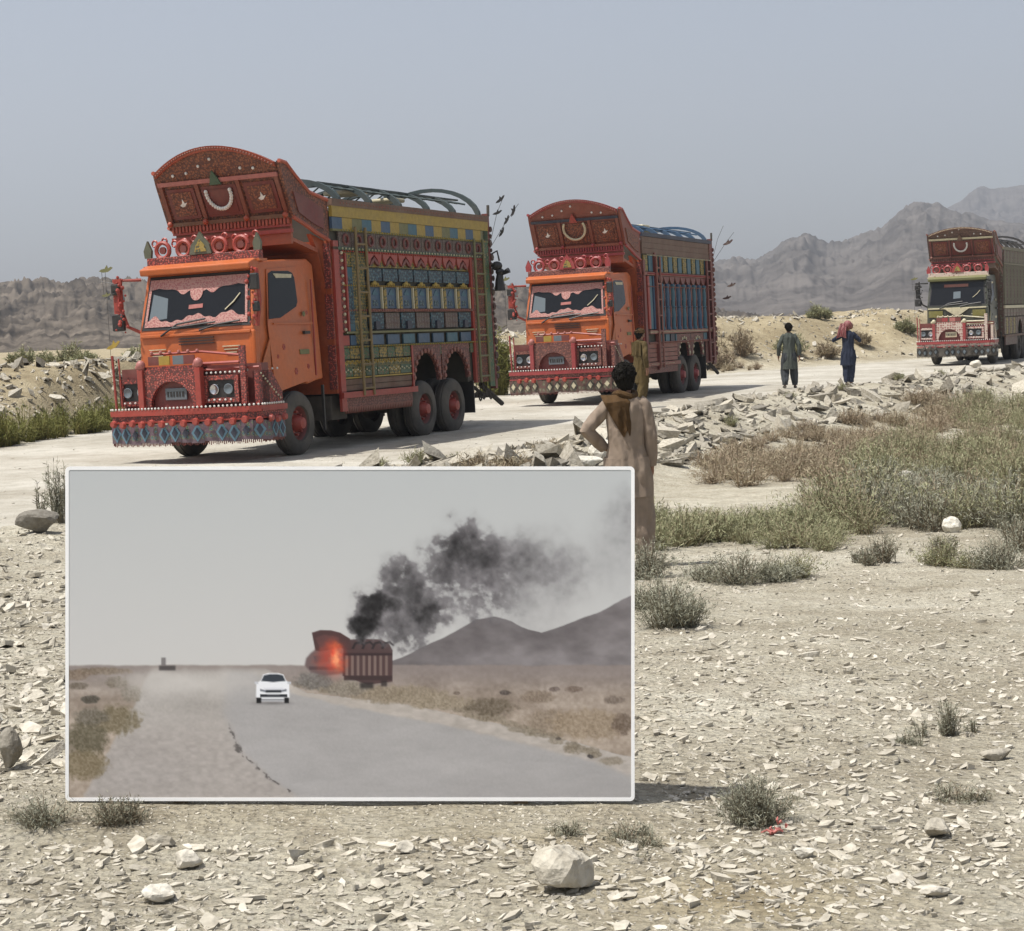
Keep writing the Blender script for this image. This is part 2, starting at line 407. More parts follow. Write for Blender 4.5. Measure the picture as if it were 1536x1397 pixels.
def scatter(pos, size, tilt, tint, kid, flat=1.0):
    Vs, Fs, At = [], [], []; off = 0
    yaw = rng.uniform(0, 2*np.pi, len(pos))
    M = rotm(yaw, rng.normal(0, 1, len(pos))*tilt, rng.normal(0, 1, len(pos))*tilt)
    for k, (V, F_) in enumerate(TEMPL):
        i = np.where(kid == k)[0]
        if not len(i): continue
        loc = V[None]*np.stack([size[i], size[i], size[i]*flat], -1)[:, None]
        P = np.einsum('nij,nvj->nvi', M[i], loc) + pos[i][:, None]
        Vs.append(P.reshape(-1, 3)); Fs.append((F_[None] + (np.arange(len(i))*len(V))[:, None, None] + off).reshape(-1, 3))
        At.append(np.repeat(tint[i], len(V))); off += P.shape[0]*P.shape[1]
    return np.concatenate(Vs), np.concatenate(Fs), np.concatenate(At)

def in_view(x, y, m=.03):
    return np.abs(x/np.maximum(y, .1)) < .285+m

allp, alls, allt, alltilt, allk = [], [], [], [], []
def field(n, ya, yb, smin, smax, power, tilt, cond=None, sink=.2, tone=0.0, spread=.55, kmax=16, kmin=0):
    y = np.exp(rng.uniform(np.log(ya), np.log(yb), n*3)); x = rng.uniform(-.33, .33, n*3)*y; side_ = rng.random(n*3) < .12; x = np.where(side_, np.sign(x)*(.33*y+rng.random(n*3)**1.5*2.4), x)
    ok = np.ones(len(x), bool) if cond is None else cond(x, y)
    x, y = x[ok][:n], y[ok][:n]
    s = smin*(1-rng.random(len(x))*(1-(smin/smax)**power))**(-1/power)
    z = height(x, y) + s*sink*rng.uniform(.0, 1, len(x))*.32
    allp.append(np.stack([x, y, z], -1)); alls.append(s)
    allk.append(rng.integers(kmin, kmax, len(x)))
    allt.append(np.clip(.55 + spread*(rng.beta(2.6, 2.0, len(x))-.57) + .12*(vnoise(x*.8, y*.8)-.5) + tone, 0, 1)); alltilt.append(np.full(len(x), tilt))
near_ok = lambda x, y: (road_d(x, y)[0] > .3) & (fbm(x*.45+20, y*.45, 3) > .30 + .06*rng.standard_normal(len(x)))
field(52000, 4.0, 24, .005, .036, 1.6, .28, near_ok, .45, 0, .95)
field(7500, 4.0, 24, .018, .058, 2.1, .21, near_ok, .45, kmax=13)
field(320, 4.0, 8, .016, .045, 2.0, .25, near_ok, .5, -.12, .9, 16, 9)
field(700, 5, 22, .012, .05, 2.0, .3, near_ok, .5, -.1, .9, 16, 10)
field(260, 4.0, 24, .045, .085, 2.2, .15, near_ok, .3, kmax=12)
rub_ok = lambda x, y: (road_d(x, y)[0] > .35) & (road_d(x, y)[0] < 3.0+.8*(vnoise(x*.7, y*.5)-.5)) & (x > -3.5)
field(7500, 22, 75, .06, .26, 1.9, .42, rub_ok, .5, -.30, .8, 12)
field(1500, 22, 72, .2, .55, 2.0, .42, rub_ok, .6, -.36, .7, 12)
left_ok = lambda x, y: (road_d(x, y)[0] > .3) & (x < -1.2)
field(3500, 7, 24, .02, .12, 1.8, .4, left_ok, .5)
field(2600, 10, 40, .012, .05, 2.0, .3, lambda x, y: (road_d(x, y)[0] > -1.5) & (road_d(x, y)[0] < .6))
bank_ok = lambda x, y: (road_d(x, y)[1] > 1.6) & (road_d(x, y)[1] < 9)
field(9500, 30, 92, .06, .34, 1.9, .6, bank_ok, .6, -.15, .8)
road_ok = lambda x, y: (road_d(x, y)[0] < 0) & (road_d(x, y)[1] < .3)
field(1100, 18, 80, .012, .05, 2.2, .3, road_ok)
P = np.concatenate(allp)
clear = ~((P[:, 1] > 5.75) & (P[:, 1] < 6.6) & (P[:, 0] > -1.85) & (P[:, 0] < .5) & (np.concatenate(alls) > .014))
allp, alls, allt, alltilt, allk = [P[clear]], [np.concatenate(alls)[clear]], [np.concatenate(allt)[clear]], [np.concatenate(alltilt)[clear]], [np.concatenate(allk)[clear]]
P = np.concatenate(allp); Sz = np.concatenate(alls); Ti = np.concatenate(allt); Tl = np.concatenate(alltilt); Kd = np.concatenate(allk)
show = np.where(in_view(P[:, 0], P[:, 1], .0), Sz/np.hypot(P[:, 0], P[:, 1]), 0)
behind_board = (P[:, 1] > 6.4) & (P[:, 0]/P[:, 1] > -.25) & (P[:, 0]/P[:, 1] < .066) & ((P[:, 2]-2)/P[:, 1] < -.078)
show = np.where(behind_board, 0, show)
order = np.argsort(-show); big = order[:285]; small = order[285:]
V, F_, A = scatter(P[small], Sz[small], Tl[small], Ti[small], Kd[small])
tag(link(np_mesh('stone_litter', V, F_, M_STONE, A), 'stone_litter', ground), kind='stuff')
tmesh = []
for k, (V, F_) in enumerate(TEMPL):
    row = []
    for q in range(3): row.append(np_mesh('stone', V, F_, M_STONE, np.full(len(V), (.4, .55, .7)[q])))
    tmesh.append(row)
for q, i in enumerate(big):
    o = bpy.data.objects.new('stone', tmesh[int(Kd[i])][min(2, int(Ti[i]*3))]); C.objects.link(o); o.parent = ground
    o.location = P[i] + np.array([0, 0, .0]); s = float(Sz[i])*.92; o.scale = (s, s, s)
    o.rotation_euler = (rng.normal(0, 1)*Tl[i]*.7, rng.normal(0, 1)*Tl[i]*.7, rng.uniform(0, 6.28))

def boulder(name, label, cat, x, y, sx, sy, sz, seed, yaw=0, tint=.75, cut=.0, sink=.25, sub=3):
    """a broken rock: a ball cut by several flat planes, with a rough skin"""
    import bmesh
    b = bmesh.new(); bmesh.ops.create_icosphere(b, subdivisions=sub, radius=1)
    r_ = np.random.default_rng(seed)
    pl = [(Vector(r_.normal(0, 1, 3)).normalized(), r_.uniform(.5, .85)) for _ in range(11)]
    for v in b.verts:
        for nrm, d in pl:
            t = v.co.dot(nrm)
            if t > d: v.co -= nrm*(t-d)
        w = v.co; q = float(vnoise(np.array([w.x*4+seed]), np.array([w.y*4+w.z*3]))[0])
        v.co += v.co.normalized()*(q-.5)*.10
        v.co.x *= sx; v.co.y *= sy; v.co.z *= sz
    me = bpy.data.meshes.new(name); b.to_mesh(me); b.free()
    at = me.attributes.new('tint', 'FLOAT', 'POINT'); at.data.foreach_set('value', np.full(len(me.vertices), tint, np.float32))
    me.materials.append(M_STONE)
    o = link(me, name); o.location = (x, y, gh(x, y)+sz*(1-sink)); o.rotation_euler = (0, 0, yaw)
    return tag(o, label, cat)
boulder('boulder', 'large pale angular boulder lying alone at the bottom of the picture', 'rock', .11, 5.22, .105, .09, .085, 3, .4, .5)
boulder('boulder', 'brown rounded rock with a dark face at the road edge below the left weeds', 'rock', -5.03, 18.9, .27, .2, .15, 5, .3, .0, sink=.35)
boulder('boulder', 'dark grey upright rock at the far left edge of the stony ground', 'rock', -2.02, 7.0, .05, .05, .10, 8, .2, .1, sink=.3)
boulder('boulder', 'triangular grey stone standing clear among litter at lower right', 'rock', 1.325, 5.68, .055, .045, .035, 9, .9, .35)
boulder('boulder', 'long bluish grey slab tilted on the stones at the right edge', 'rock', 1.86, 6.95, .085, .04, .025, 12, .35, .3)
boulder('boulder', 'flat pale slab among small stones below the picture board', 'rock', -1.09, 5.23, .055, .045, .03, 14, .3, .9)
boulder('boulder', 'thin dark edged slab right of the dry grey shrub', 'rock', -1.18, 5.74, .06, .03, .022, 15, .0, .3)
boulder('boulder', 'rounded pale stone between the dark slab and the bottom edge', 'rock', -1.06, 5.54, .055, .045, .04, 16, .2, .75)
boulder('boulder', 'pale blocky stone just below the picture board', 'rock', -.38, 5.62, .035, .03, .026, 18, .6, .7)
boulder('boulder', 'white sandy rock half sunk among the gully shrubs', 'rock', 5.4, 24.8, .26, .24, .16, 21, .2, .95)
boulder('boulder', 'cream stone standing at the lower edge of the gully shrubs', 'rock', 4.5, 18.4, .10, .09, .10, 22, .2, 1.0)
boulder('boulder', 'broad white slab leaning on the rubble left of the nearest man', 'rock', 1.03, 27.0, .34, .26, .13, 24, .2, 1.0)
boulder('boulder', 'thick white block on the rubble behind the nearest man', 'rock', 1.48, 28.2, .30, .26, .20, 25, .8, 1.0)
boulder('boulder', 'pale stone beside the dark green truck at the road edge', 'rock', 15.7, 60.5, .26, .2, .16, 27, .2, .85)
boulder('boulder', 'lone brown slab with a shaded face right of the middle of the stones', 'rock', 1.53, 7.3, .075, .035, .018, 28, .7, .5)
boulder('boulder', 'white pointed stone below the sage shrub with the red scrap', 'rock', .86, 5.46, .042, .03, .022, 29, .3, 1.0)
boulder('boulder', 'narrow yellowish slab low at the right of the bottom edge', 'rock', 1.17, 5.05, .055, .03, .02, 30, .5, .8)


# ------------------------------------------------------------------ dry scrub
def leaf_mat(name, stops):
    m, n, l, b = nodes_of(name)
    at = n.new('ShaderNodeAttribute'); at.attribute_name = 'tint'
    rp = ramp(n, stops); l.new(at.outputs['Fac'], rp.inputs[0]); l.new(rp.outputs[0], b.inputs['Base Color'])
    b.inputs['Roughness'].default_value = .8; b.inputs['Specular IOR Level'].default_value = .2
    return m
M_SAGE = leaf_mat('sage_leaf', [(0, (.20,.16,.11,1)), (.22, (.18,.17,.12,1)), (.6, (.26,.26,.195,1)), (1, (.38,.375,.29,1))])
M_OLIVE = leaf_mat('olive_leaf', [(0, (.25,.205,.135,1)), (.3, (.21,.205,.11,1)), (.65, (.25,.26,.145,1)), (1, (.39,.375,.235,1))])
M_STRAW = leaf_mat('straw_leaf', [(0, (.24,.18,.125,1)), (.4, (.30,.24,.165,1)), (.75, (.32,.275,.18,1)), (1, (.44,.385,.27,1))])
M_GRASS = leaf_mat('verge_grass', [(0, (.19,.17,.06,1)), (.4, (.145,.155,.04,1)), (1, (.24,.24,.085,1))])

def shrub_arrays(seed, r_, h, stems, leaves, lw, spread=1.0, upright=.0, bare=.1):
    """stems arching out of one root, each carrying thin leaf blades"""
    g = np.random.default_rng(seed); V, F_, T = [], [], []
    for s in range(stems):
        az = g.uniform(0, 2*np.pi); el = g.uniform(.25, 1.0)**(.7 if upright else 1.2)
        out = r_*spread*(1-el*.75)*g.uniform(.6, 1.1); tall = h*(.35+.75*el)*g.uniform(.6, 1.1)
        base_ = np.array([g.normal(0, .12*r_), g.normal(0, .12*r_), -.02])
        tip = base_ + np.array([np.cos(az)*out, np.sin(az)*out, tall]); mid = base_*.5+tip*.5 + np.array([0, 0, tall*.18]) + g.normal(0, .05*r_, 3)
        q = np.linspace(0, 1, 5)[:, None]; pts = (1-q)**2*base_ + 2*q*(1-q)*mid + q*q*tip
        side = np.cross(tip-base_, [0, 0, 1.0]); side = side/(np.linalg.norm(side)+1e-6)
        w = np.linspace(lw*.8, lw*.25, 5)[:, None]
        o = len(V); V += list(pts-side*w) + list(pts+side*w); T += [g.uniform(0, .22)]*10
        F_ += [(o+i, o+i+1, o+6+i, o+5+i) for i in range(4)]
        for k in range(leaves):
            t = g.uniform(bare, 1); c = (1-t)**2*base_+2*t*(1-t)*mid+t*t*tip + g.normal(0, .035*r_, 3)
            d = g.normal(0, 1, 3)+np.array([np.cos(az)*.6, np.sin(az)*.6, .9]); d /= np.linalg.norm(d)
            e = np.cross(d, g.normal(0, 1, 3)); e /= np.linalg.norm(e)+1e-6
            L_ = lw*g.uniform(3, 8); ww = lw*g.uniform(.45, .9)
            o = len(V); V += [c-e*ww*.5, c+e*ww*.5, c+d*L_*.6+e*ww, c+d*L_]; V[-1] = c+d*L_-e*ww*.1
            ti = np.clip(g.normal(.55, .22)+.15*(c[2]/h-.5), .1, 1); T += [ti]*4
            F_.append((o, o+1, o+2, o+3))
    return np.array(V), np.array(F_), np.array(T)

def mass(name, seeds, spots, mat, mesh_args):
    """many clumps joined into one ground-covering mass"""
    src = [shrub_arrays(s, *mesh_args) for s in seeds]; Vs, Fs, Ts = [], [], []; off = 0
    for k, (x, y, s, tb) in enumerate(spots):
        V, F_, T = src[k % len(src)]; a = rng.uniform(0, 6.28); ca, sa = math.cos(a), math.sin(a)
        P_ = np.stack([(V[:, 0]*ca-V[:, 1]*sa)*s+x, (V[:, 0]*sa+V[:, 1]*ca)*s+y, V[:, 2]*s*rng.uniform(.75, 1.15)+gh(x, y)], -1)
        Vs.append(P_); Fs.append(F_+off); Ts.append(np.clip(T+tb, 0, 1)); off += len(V)
    return tag(link(np_mesh(name, np.concatenate(Vs), np.concatenate(Fs), mat, np.concatenate(Ts)), name), kind='stuff')
def shrub(label, cat, x, y, seed, r_, h, stems, leaves, lw, mat, tb=0, name='shrub', up_=0, bare=.1, group=None, clumps=4):
    g = np.random.default_rng(seed+500); Vs, Fs, Ts, off = [], [], [], 0
    for q in range(clumps):                                        # one bush grows as a few uneven clumps with gaps
        k = (1.0, .7, .55, .45)[q]; V, F_, T = shrub_arrays(seed+100*q, r_*.8*k, h*k*g.uniform(.85, 1.1), int(stems*((.42, .28, .18, .12)[q] if clumps > 1 else .8)), leaves, lw, 1.0, up_, bare)
        V = V+np.array([0 if q == 0 else g.normal(0, .75)*r_*.75, 0 if q == 0 else g.normal(0, .5)*r_*.75, 0]); Vs.append(V); Fs.append(F_+off); Ts.append(T+g.normal(0, .07)); off += len(V)
    V, F_, T = np.concatenate(Vs), np.concatenate(Fs), np.concatenate(Ts)
    o = link(np_mesh(name, V, F_, mat, np.clip(T+tb, 0, 1)), name); o.location = (x, y, gh(x, y)); return tag(o, label, cat, group)
shrub('rounded sage green shrub with a red scrap caught in it', 'shrub', .78, 5.98, 41, .24, .165, 420, 22, .0026, M_SAGE, -.02, clumps=1)
shrub('small upright grey green shrub on the open stones at right', 'shrub', 1.79, 7.42, 42, .13, .15, 120, 16, .003, M_SAGE, -.03, up_=1)
shrub('low thin twiggy plant left of the small upright shrub', 'shrub', 1.57, 7.25, 43, .09, .08, 45, 14, .003, M_SAGE)
shrub('flat sparse dry plant near the right edge below the upright shrub', 'shrub', 1.52, 6.25, 44, .20, .085, 100, 14, .0028, M_SAGE, -.1)
shrub('sparse grey green plant right of the picture board foot', 'shrub', .33, 5.72, 45, .16, .09, 100, 14, .0028, M_SAGE, -.05)
shrub('thin scraggly plant left of the large pale boulder', 'shrub', .14, 5.78, 46, .11, .08, 60, 12, .0028, M_SAGE, -.05)
shrub('dry grey shrub at the lower left corner', 'shrub', -1.62, 5.95, 47, .24, .13, 220, 16, .0028, M_SAGE, -.18)
shrub('smaller dry grey shrub right of the lower left corner shrub', 'shrub', -1.34, 6.02, 48, .17, .10, 130, 14, .0028, M_SAGE, -.2)
shrub('tall leafy green weed beside the brown rock at the road edge', 'weed', -5.0, 19.7, 49, .34, .78, 60, 30, .009, M_SAGE, -.08, 'weed', 1, .15)
shrub('bushy green weed right of the tall leafy weed', 'weed', -4.55, 19.8, 50, .36, .52, 90, 26, .009, M_SAGE, -.1, 'weed', 1)
shrub('grey green shrub touching the right side of the picture board', 'shrub', .93, 11.0, 51, .52, .33, 320, 22, .0045, M_SAGE, clumps=2)
shrub('faded shrub behind the one touching the picture board', 'shrub', .86, 12.3, 52, .5, .22, 220, 20, .005, M_SAGE, -.05)
shrub('broad low grey green shrub between board and gully', 'shrub', 1.75, 14.1, 53, .66, .27, 320, 22, .0052, M_SAGE, -.02)
shrub('low green shrub right of the broad low one', 'shrub', 2.25, 14.4, 54, .42, .2, 180, 20, .0052, M_OLIVE, -.05)
shrub('green shrub close behind the man in sandy kameez', 'shrub', 1.08, 14.7, 55, .5, .36, 260, 20, .0052, M_SAGE)
shrub('dark twiggy shrub left of the cream stone', 'shrub', 3.15, 15.3, 56, .36, .25, 150, 20, .0052, M_SAGE, -.2, up_=1)
shrub('green shrub just below the cream stone', 'shrub', 3.6, 15.0, 57, .45, .22, 200, 20, .0055, M_OLIVE, -.1)
shrub('dense green shrub at the right edge above the open stones', 'shrub', 4.0, 14.7, 58, .55, .26, 280, 20, .0055, M_SAGE, -.08)
shrub('dull green shrub at the right edge behind the dense green one', 'shrub', 4.6, 16.2, 59, .6, .32, 260, 20, .006, M_SAGE, -.1)
shrub('tall green bush between the first two trucks', 'bush', -.35, 51.5, 60, .95, 1.75, 260, 26, .028, M_GRASS, -.1, 'bush', 1)
for k, (x, y, r_, h, mt, lb) in enumerate(((9.1,70.3,1.15,1.05,M_STRAW,'brown dry bush on the bank right behind the middle truck'),(8.0,67.5,.8,.6,M_STRAW,'smaller dry bush below the brown bush on the bank'),(11.6,72.8,1.05,.8,M_OLIVE,'olive bush on the bank between the two walking men'),(13.1,74.0,1.0,.75,M_STRAW,'straw bush on the bank just left of the man with the red scarf'),(13.8,80.5,.7,.65,M_OLIVE,'small green bush on the crest of the bank'),(15.0,77.0,.9,.55,M_STRAW,'low straw bush on the bank right of the man with the red scarf'),(17.8,80.5,.6,.6,M_OLIVE,'dull bush on the bank top beside the dark green truck'))):
    shrub(lb, 'bush', x, y, 70+k, r_, h, 170, 20, .024, mt, -.05, 'bush')
for k, (x, y, h, lb) in enumerate(((-15.9,59.5,.6,'leftmost round bush on the plain before the left hills'),(-14.6,60.5,.75,'wide dark bush on the plain before the left hills'),(-11.8,59.0,.6,'bush on the plain close to the nearest truck mirror'),(-13.4,57.0,.4,'small pale bush on the plain before the left hills'))):
    shrub(lb, 'bush', x, y, 80+k, .75, h, 110, 18, .024, M_OLIVE, -.05, 'bush')
# red scrap in the shrub
def scrap():
    mb = MB(); g = np.random.default_rng(5); p = Vector((.845, 5.80, gh(.845, 5.80)+.012))
    for q in range(7):
        c = p+Vector((g.normal(0,.02), g.normal(0,.012), abs(g.normal(0,.012)))); pts = [c]
        for k in range(4): pts.append(pts[-1]+Vector((g.normal(0,.010), g.normal(0,.008), g.normal(0,.008))))
        for t in pts: t.z = max(t.z, p.z-.01)
        mb.tube(pts, [.002,.005,.006,.004,.002], 5)
    o = mb.build('plastic_scrap', plain('faded_red_plastic', (.50,.15,.13), .5, 0, .1), None, False); tag(o, 'faded red scrap tangled at the foot of the sage shrub', 'litter')
scrap()
# the gully's scrub: masses nobody could count
def spots(n, poly, jit=.5, smin=.7, smax=1.3, thr=.40, f=.35, tb=0.0):
    poly = np.array(poly); out = []; lo, hi = poly.min(0), poly.max(0); k = 0
    while len(out) < n and k < n*60:
        k += 1; x, y = rng.uniform(lo[0], hi[0]), rng.uniform(lo[1], hi[1]); ins = False; m = len(poly)
        for i in range(m):
            (x1, y1), (x2, y2) = poly[i], poly[(i+1) % m]
            if (y1 > y) != (y2 > y) and x < (x2-x1)*(y-y1)/(y2-y1)+x1: ins = not ins
        if not ins or float(fbm(np.array([x*f+5]), np.array([y*f]), 3)[0]) < thr: continue
        out.append((x, y, rng.uniform(smin, smax), tb+rng.normal(0, .09)))
    return out
mass('scrub', [1,2,3], spots(52, [(1.15,17.4),(2.9,16.7),(3.6,19.2),(2.9,21.0),(1.6,20.5)], thr=.36), M_OLIVE, (.46,.27,75,13,.0065))
mass('scrub', [4,5,6], spots(150, [(3.0,18.6),(5.6,18.4),(9.5,30),(14.5,46),(11.5,45),(6.2,31),(4.2,24)], thr=.39), M_OLIVE, (.66,.46,75,12,.008))
mass('scrub', [7,8], spots(60, [(3.6,18.8),(5.4,18.0),(7.4,24),(5.2,25.5)], thr=.34), M_SAGE, (.58,.38,75,13,.0075))
mass('scrub', [9,10,11], spots(120, [(2.3,24.5),(4.4,25),(8.0,34),(12.5,46),(10.4,45),(5.4,36.0),(3.1,29.5)], thr=.40), M_STRAW, (.56,.32,70,12,.0085))
mass('scrub', [21,22,23], spots(70, [(3.2,19.5),(5.6,19.2),(9.8,31),(14,46),(9,40),(4.6,26)], thr=.36, f=.5), M_STRAW, (.58,.42,60,12,.0085))
mass('scrub', [12,13], spots(26, [(-3.6,22.9),(.8,28.5),(.2,26.0),(-2.6,22.4)], thr=.42), M_STRAW, (.32,.22,60,12,.009))
mass('scrub', [14,15], [(x, y, s, -.05) for x, y, s in ((4.3,35.0,.8),(6.4,41.0,.7),(-1.4,26.2,.9),(-.8,26.6,.8),(-1.9,25.8,.8),(8.2,44.5,.7),(12.2,51,.9),(10.4,48,.8))], M_OLIVE, (.34,.26,60,12,.010))
gs = []
for k in range(620):
    x = rng.uniform(-16, -2.0); gs.append((x, float(np.interp(x, FAR[:, 0], FAR[:, 1]))+rng.uniform(.2, 3.2), rng.uniform(.6, 1.2), rng.normal(0, .12)))
mass('verge_grass', [16,17,18], gs, M_GRASS, (.42,.6,48,7,.013))
gs = []
for k in range(60):
    x = rng.uniform(4.5, 9.5); gs.append((x, float(np.interp(x, FAR[:, 0], FAR[:, 1]))+rng.uniform(1.0, 9), rng.uniform(.5, 1.0), rng.normal(0, .12)))
mass('verge_grass', [19,20], gs, M_STRAW, (.5,.4,40,7,.016))


# ------------------------------------------------------------------ decorated lorries
_plain, _motif = plain, motif
PAINT_SCALE = .82                                                          # hand-painted colours, all scaled darker by one factor
def plain(name, col, *a, **k): return _plain(name, tuple(c*PAINT_SCALE for c in col[:3]), *a, **k)
def motif(name, cols, *a, **k): return _motif(name, [tuple(c*PAINT_SCALE for c in q[:3])+(1,) for q in cols], *a, **k)
ORANGE = plain('orange_paint', (.58, .125, .018), .38, 0, .22, .08)
RED = plain('red_paint', (.36, .035, .022), .45, 0, .18)
DKRED = plain('maroon_paint', (.17, .022, .018), .5, 0, .2)
PINK = plain('pink_sticker', (.45, .15, .13), .5, 0, .15)
RUBBER = plain('tyre_rubber', (.045, .043, .04), .85, 0, .38)
BLACK = plain('black_plastic', (.012, .012, .013), .5, 0, .1)
DARK = plain('dark_chassis', (.03, .026, .022), .8, 0, .35)
WHITE = plain('white_stud', (.8, .78, .72), .4, 0, .08)
CHROME = plain('lamp_chrome', (.62, .62, .62), .2, .9, .08)
YELLOW = plain('yellow_paint', (.40, .27, .03), .5, 0, .16)
OLIVE = plain('olive_paint', (.16, .16, .05), .55, 0, .25)
TEAL = plain('teal_paint', (.03, .13, .19), .5, 0, .18)
BLUE = plain('blue_paint', (.025, .085, .17), .45, 0, .16)
NAVY = plain('navy_paint', (.012, .02, .05), .5, 0, .15)
GREEN = plain('green_paint', (.04, .10, .05), .5, 0, .2)
BROWN = plain('brown_plank', (.15, .075, .045), .65, 0, .3)
ROSE = plain('rose_plank', (.27, .085, .06), .6, 0, .3)
CREAM = plain('cream_paint', (.62, .56, .38), .5, 0, .15)
GLASS, _n, _l, _b = nodes_of('dark_glass')
_b.inputs['Base Color'].default_value = (.010, .011, .013, 1); _b.inputs['Roughness'].default_value = .12; _b.inputs['Specular IOR Level'].default_value = .28
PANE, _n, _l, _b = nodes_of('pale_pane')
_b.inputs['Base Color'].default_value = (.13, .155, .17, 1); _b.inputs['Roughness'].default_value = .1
_r, _o, _y, _w, _g, _t, _k = (.36,.04,.025,1), (.62,.17,.03,1), (.5,.34,.06,1), (.6,.55,.45,1), (.05,.12,.06,1), (.04,.17,.23,1), (.03,.02,.025,1)
MOT_RED = motif('red_floral', [(0.744,0.480,0.360,1), (0.360,0.036,0.026,1), _r, (0.540,0.084,0.060,1), (0.120,0.022,0.019,1)], 30, rnd=.7, dust=.1)
MOT_CROWN = motif('crown_floral', [(0.609,0.348,0.160,1), (0.217,0.055,0.026,1), (0.348,0.080,0.032,1), (0.145,0.043,0.026,1), (0.392,0.131,0.051,1), (0.116,0.032,0.020,1)], 24, rnd=.8, dust=.1)
MOT_PINK = motif('pink_floral', [(.40,.12,.10,1), (.50,.19,.16,1), (.36,.09,.10,1), (.54,.27,.23,1)], 30, rnd=.8)
MOT_BLUE = motif('blue_floral', [(.42,.36,.16,1), (.03,.12,.16,1), (.025,.07,.13,1), (.07,.20,.25,1), (.015,.03,.05,1)], 18, rnd=.7, dust=.1)
MOT_GREEN = motif('green_floral', [(.05,.12,.11,1), (.05,.085,.045,1), _g, (.09,.12,.05,1), _k, (.34,.24,.05,1)], 20, rnd=.6, dust=.1)
MOT_GREY = motif('carved_grey', [(.13,.10,.085,1), (.075,.055,.05,1), (.17,.125,.10,1), (.09,.045,.04,1)], 9, bump=.8)
MOT_DIAM = motif('fringe_floral', [(.035,.12,.17,1), (.10,.24,.30,1), (.03,.05,.07,1), (.16,.22,.10,1), (.12,.07,.10,1)], 12, rnd=.5)
MOT_MULTI = motif('mixed_floral', [(.52,.44,.26,1), (.08,.05,.035,1), (.05,.10,.10,1), (.30,.21,.05,1), (.08,.03,.025,1), (.05,.13,.06,1)], 20, rnd=.7, dust=.1)
MOT_ROSE = motif('rose_floral', [(.38,.20,.14,1), (.22,.05,.04,1), (.33,.12,.08,1), (.12,.035,.03,1)], 24, rnd=.7, dust=.12)
MOT_KHAKI = motif('khaki_floral', [(.14,.125,.08,1), (.20,.175,.11,1), (.09,.08,.05,1), (.12,.05,.04,1)], 9, rnd=.6)

def flat_bird(mb, c, s, ang, tilt=0):
    """a cut-out bird about 8 mm thick: body, tail and wing"""
    out = [(-.5,0),(-.3,.10),(0,.13),(.18,.34),(.24,.12),(.5,.2),(.62,.12),(.45,0),(.2,-.12),(-.2,-.12)]
    ca, sa = math.cos(ang), math.sin(ang)
    P = [(c[0]+s*(p[0]*ca-p[1]*sa), c[2]+s*(p[0]*sa+p[1]*ca)) for p in out]
    return mb.prism(P, 'y', c[1]-.006, c[1]+.006)

def wheel(root, x, y, side, mats, lean=0.0, R_=.53, w=.27):
    """tyre > rim, hub; side=+1: outer face towards +x"""
    mb = MB(); h = w/2
    prof = [(-h,.29),(-h-.005,.36),(-h,.44),(-h+.03,.50),(-h+.055,R_-.012),(-.06,R_),(-.05,R_-.018),(-.02,R_-.018),(-.01,R_),(.05,R_),(.06,R_-.018),(h-.055,R_-.012),(h-.03,.50),(h,.44),(h+.005,.36),(h,.29),(h-.06,.27)]
    mb.lathe(prof, (0, 0, 0), 'x', 40)
    t = mb.build('wheel', RUBBER, root, True, (x, y, R_-.005+x*math.sin(lean)))
    rb = MB(); s = side
    rb.lathe([(s*(h-.02),.295),(s*(h-.05),.27),(s*(h-.12),.24),(s*(h-.13),.12)], (0,0,0), 'x', 24)
    rb.build('rim', mats['rim'], t, True)
    hb = MB(); hb.lathe([(s*(h-.14),.15),(s*(h-.03),.125),(s*(h+.05),.09),(s*(h+.06),.001)], (0,0,0), 'x', 16)
    for k in range(8):
        g = 2*math.pi*k/8; hb.tube([(s*(h-.13), .185*math.cos(g), .185*math.sin(g)), (s*(h-.06), .185*math.cos(g), .185*math.sin(g))], .02, 6)
    hb.build('hub', mats['hub'], t, True)
    return t

def beads(pts, r, name, m, parent):
    mb = MB()
    for p in pts: mb.ball(p, r, 6, 4)
    o = mb.build(name, m, parent, True); o['kind'] = 'stuff'; return o

def lerp3(a, b, t): return tuple(a[i]+(b[i]-a[i])*t for i in range(3))

def arch_band(x, y0, y1, z0, zt, rin, t0, t1):
    """a flat panel in the y-z plane with a half-round opening cut from its lower edge"""
    cy = (y0+y1)/2; P = [(y0, z0), (y0, zt), (y1, zt), (y1, z0)]
    for k in range(13):
        g = math.pi*k/12; P.append((cy+rin*math.cos(g), z0+rin*1.05*math.sin(g)))
    return MB().prism(P, 'x', x+t0, x+t1)

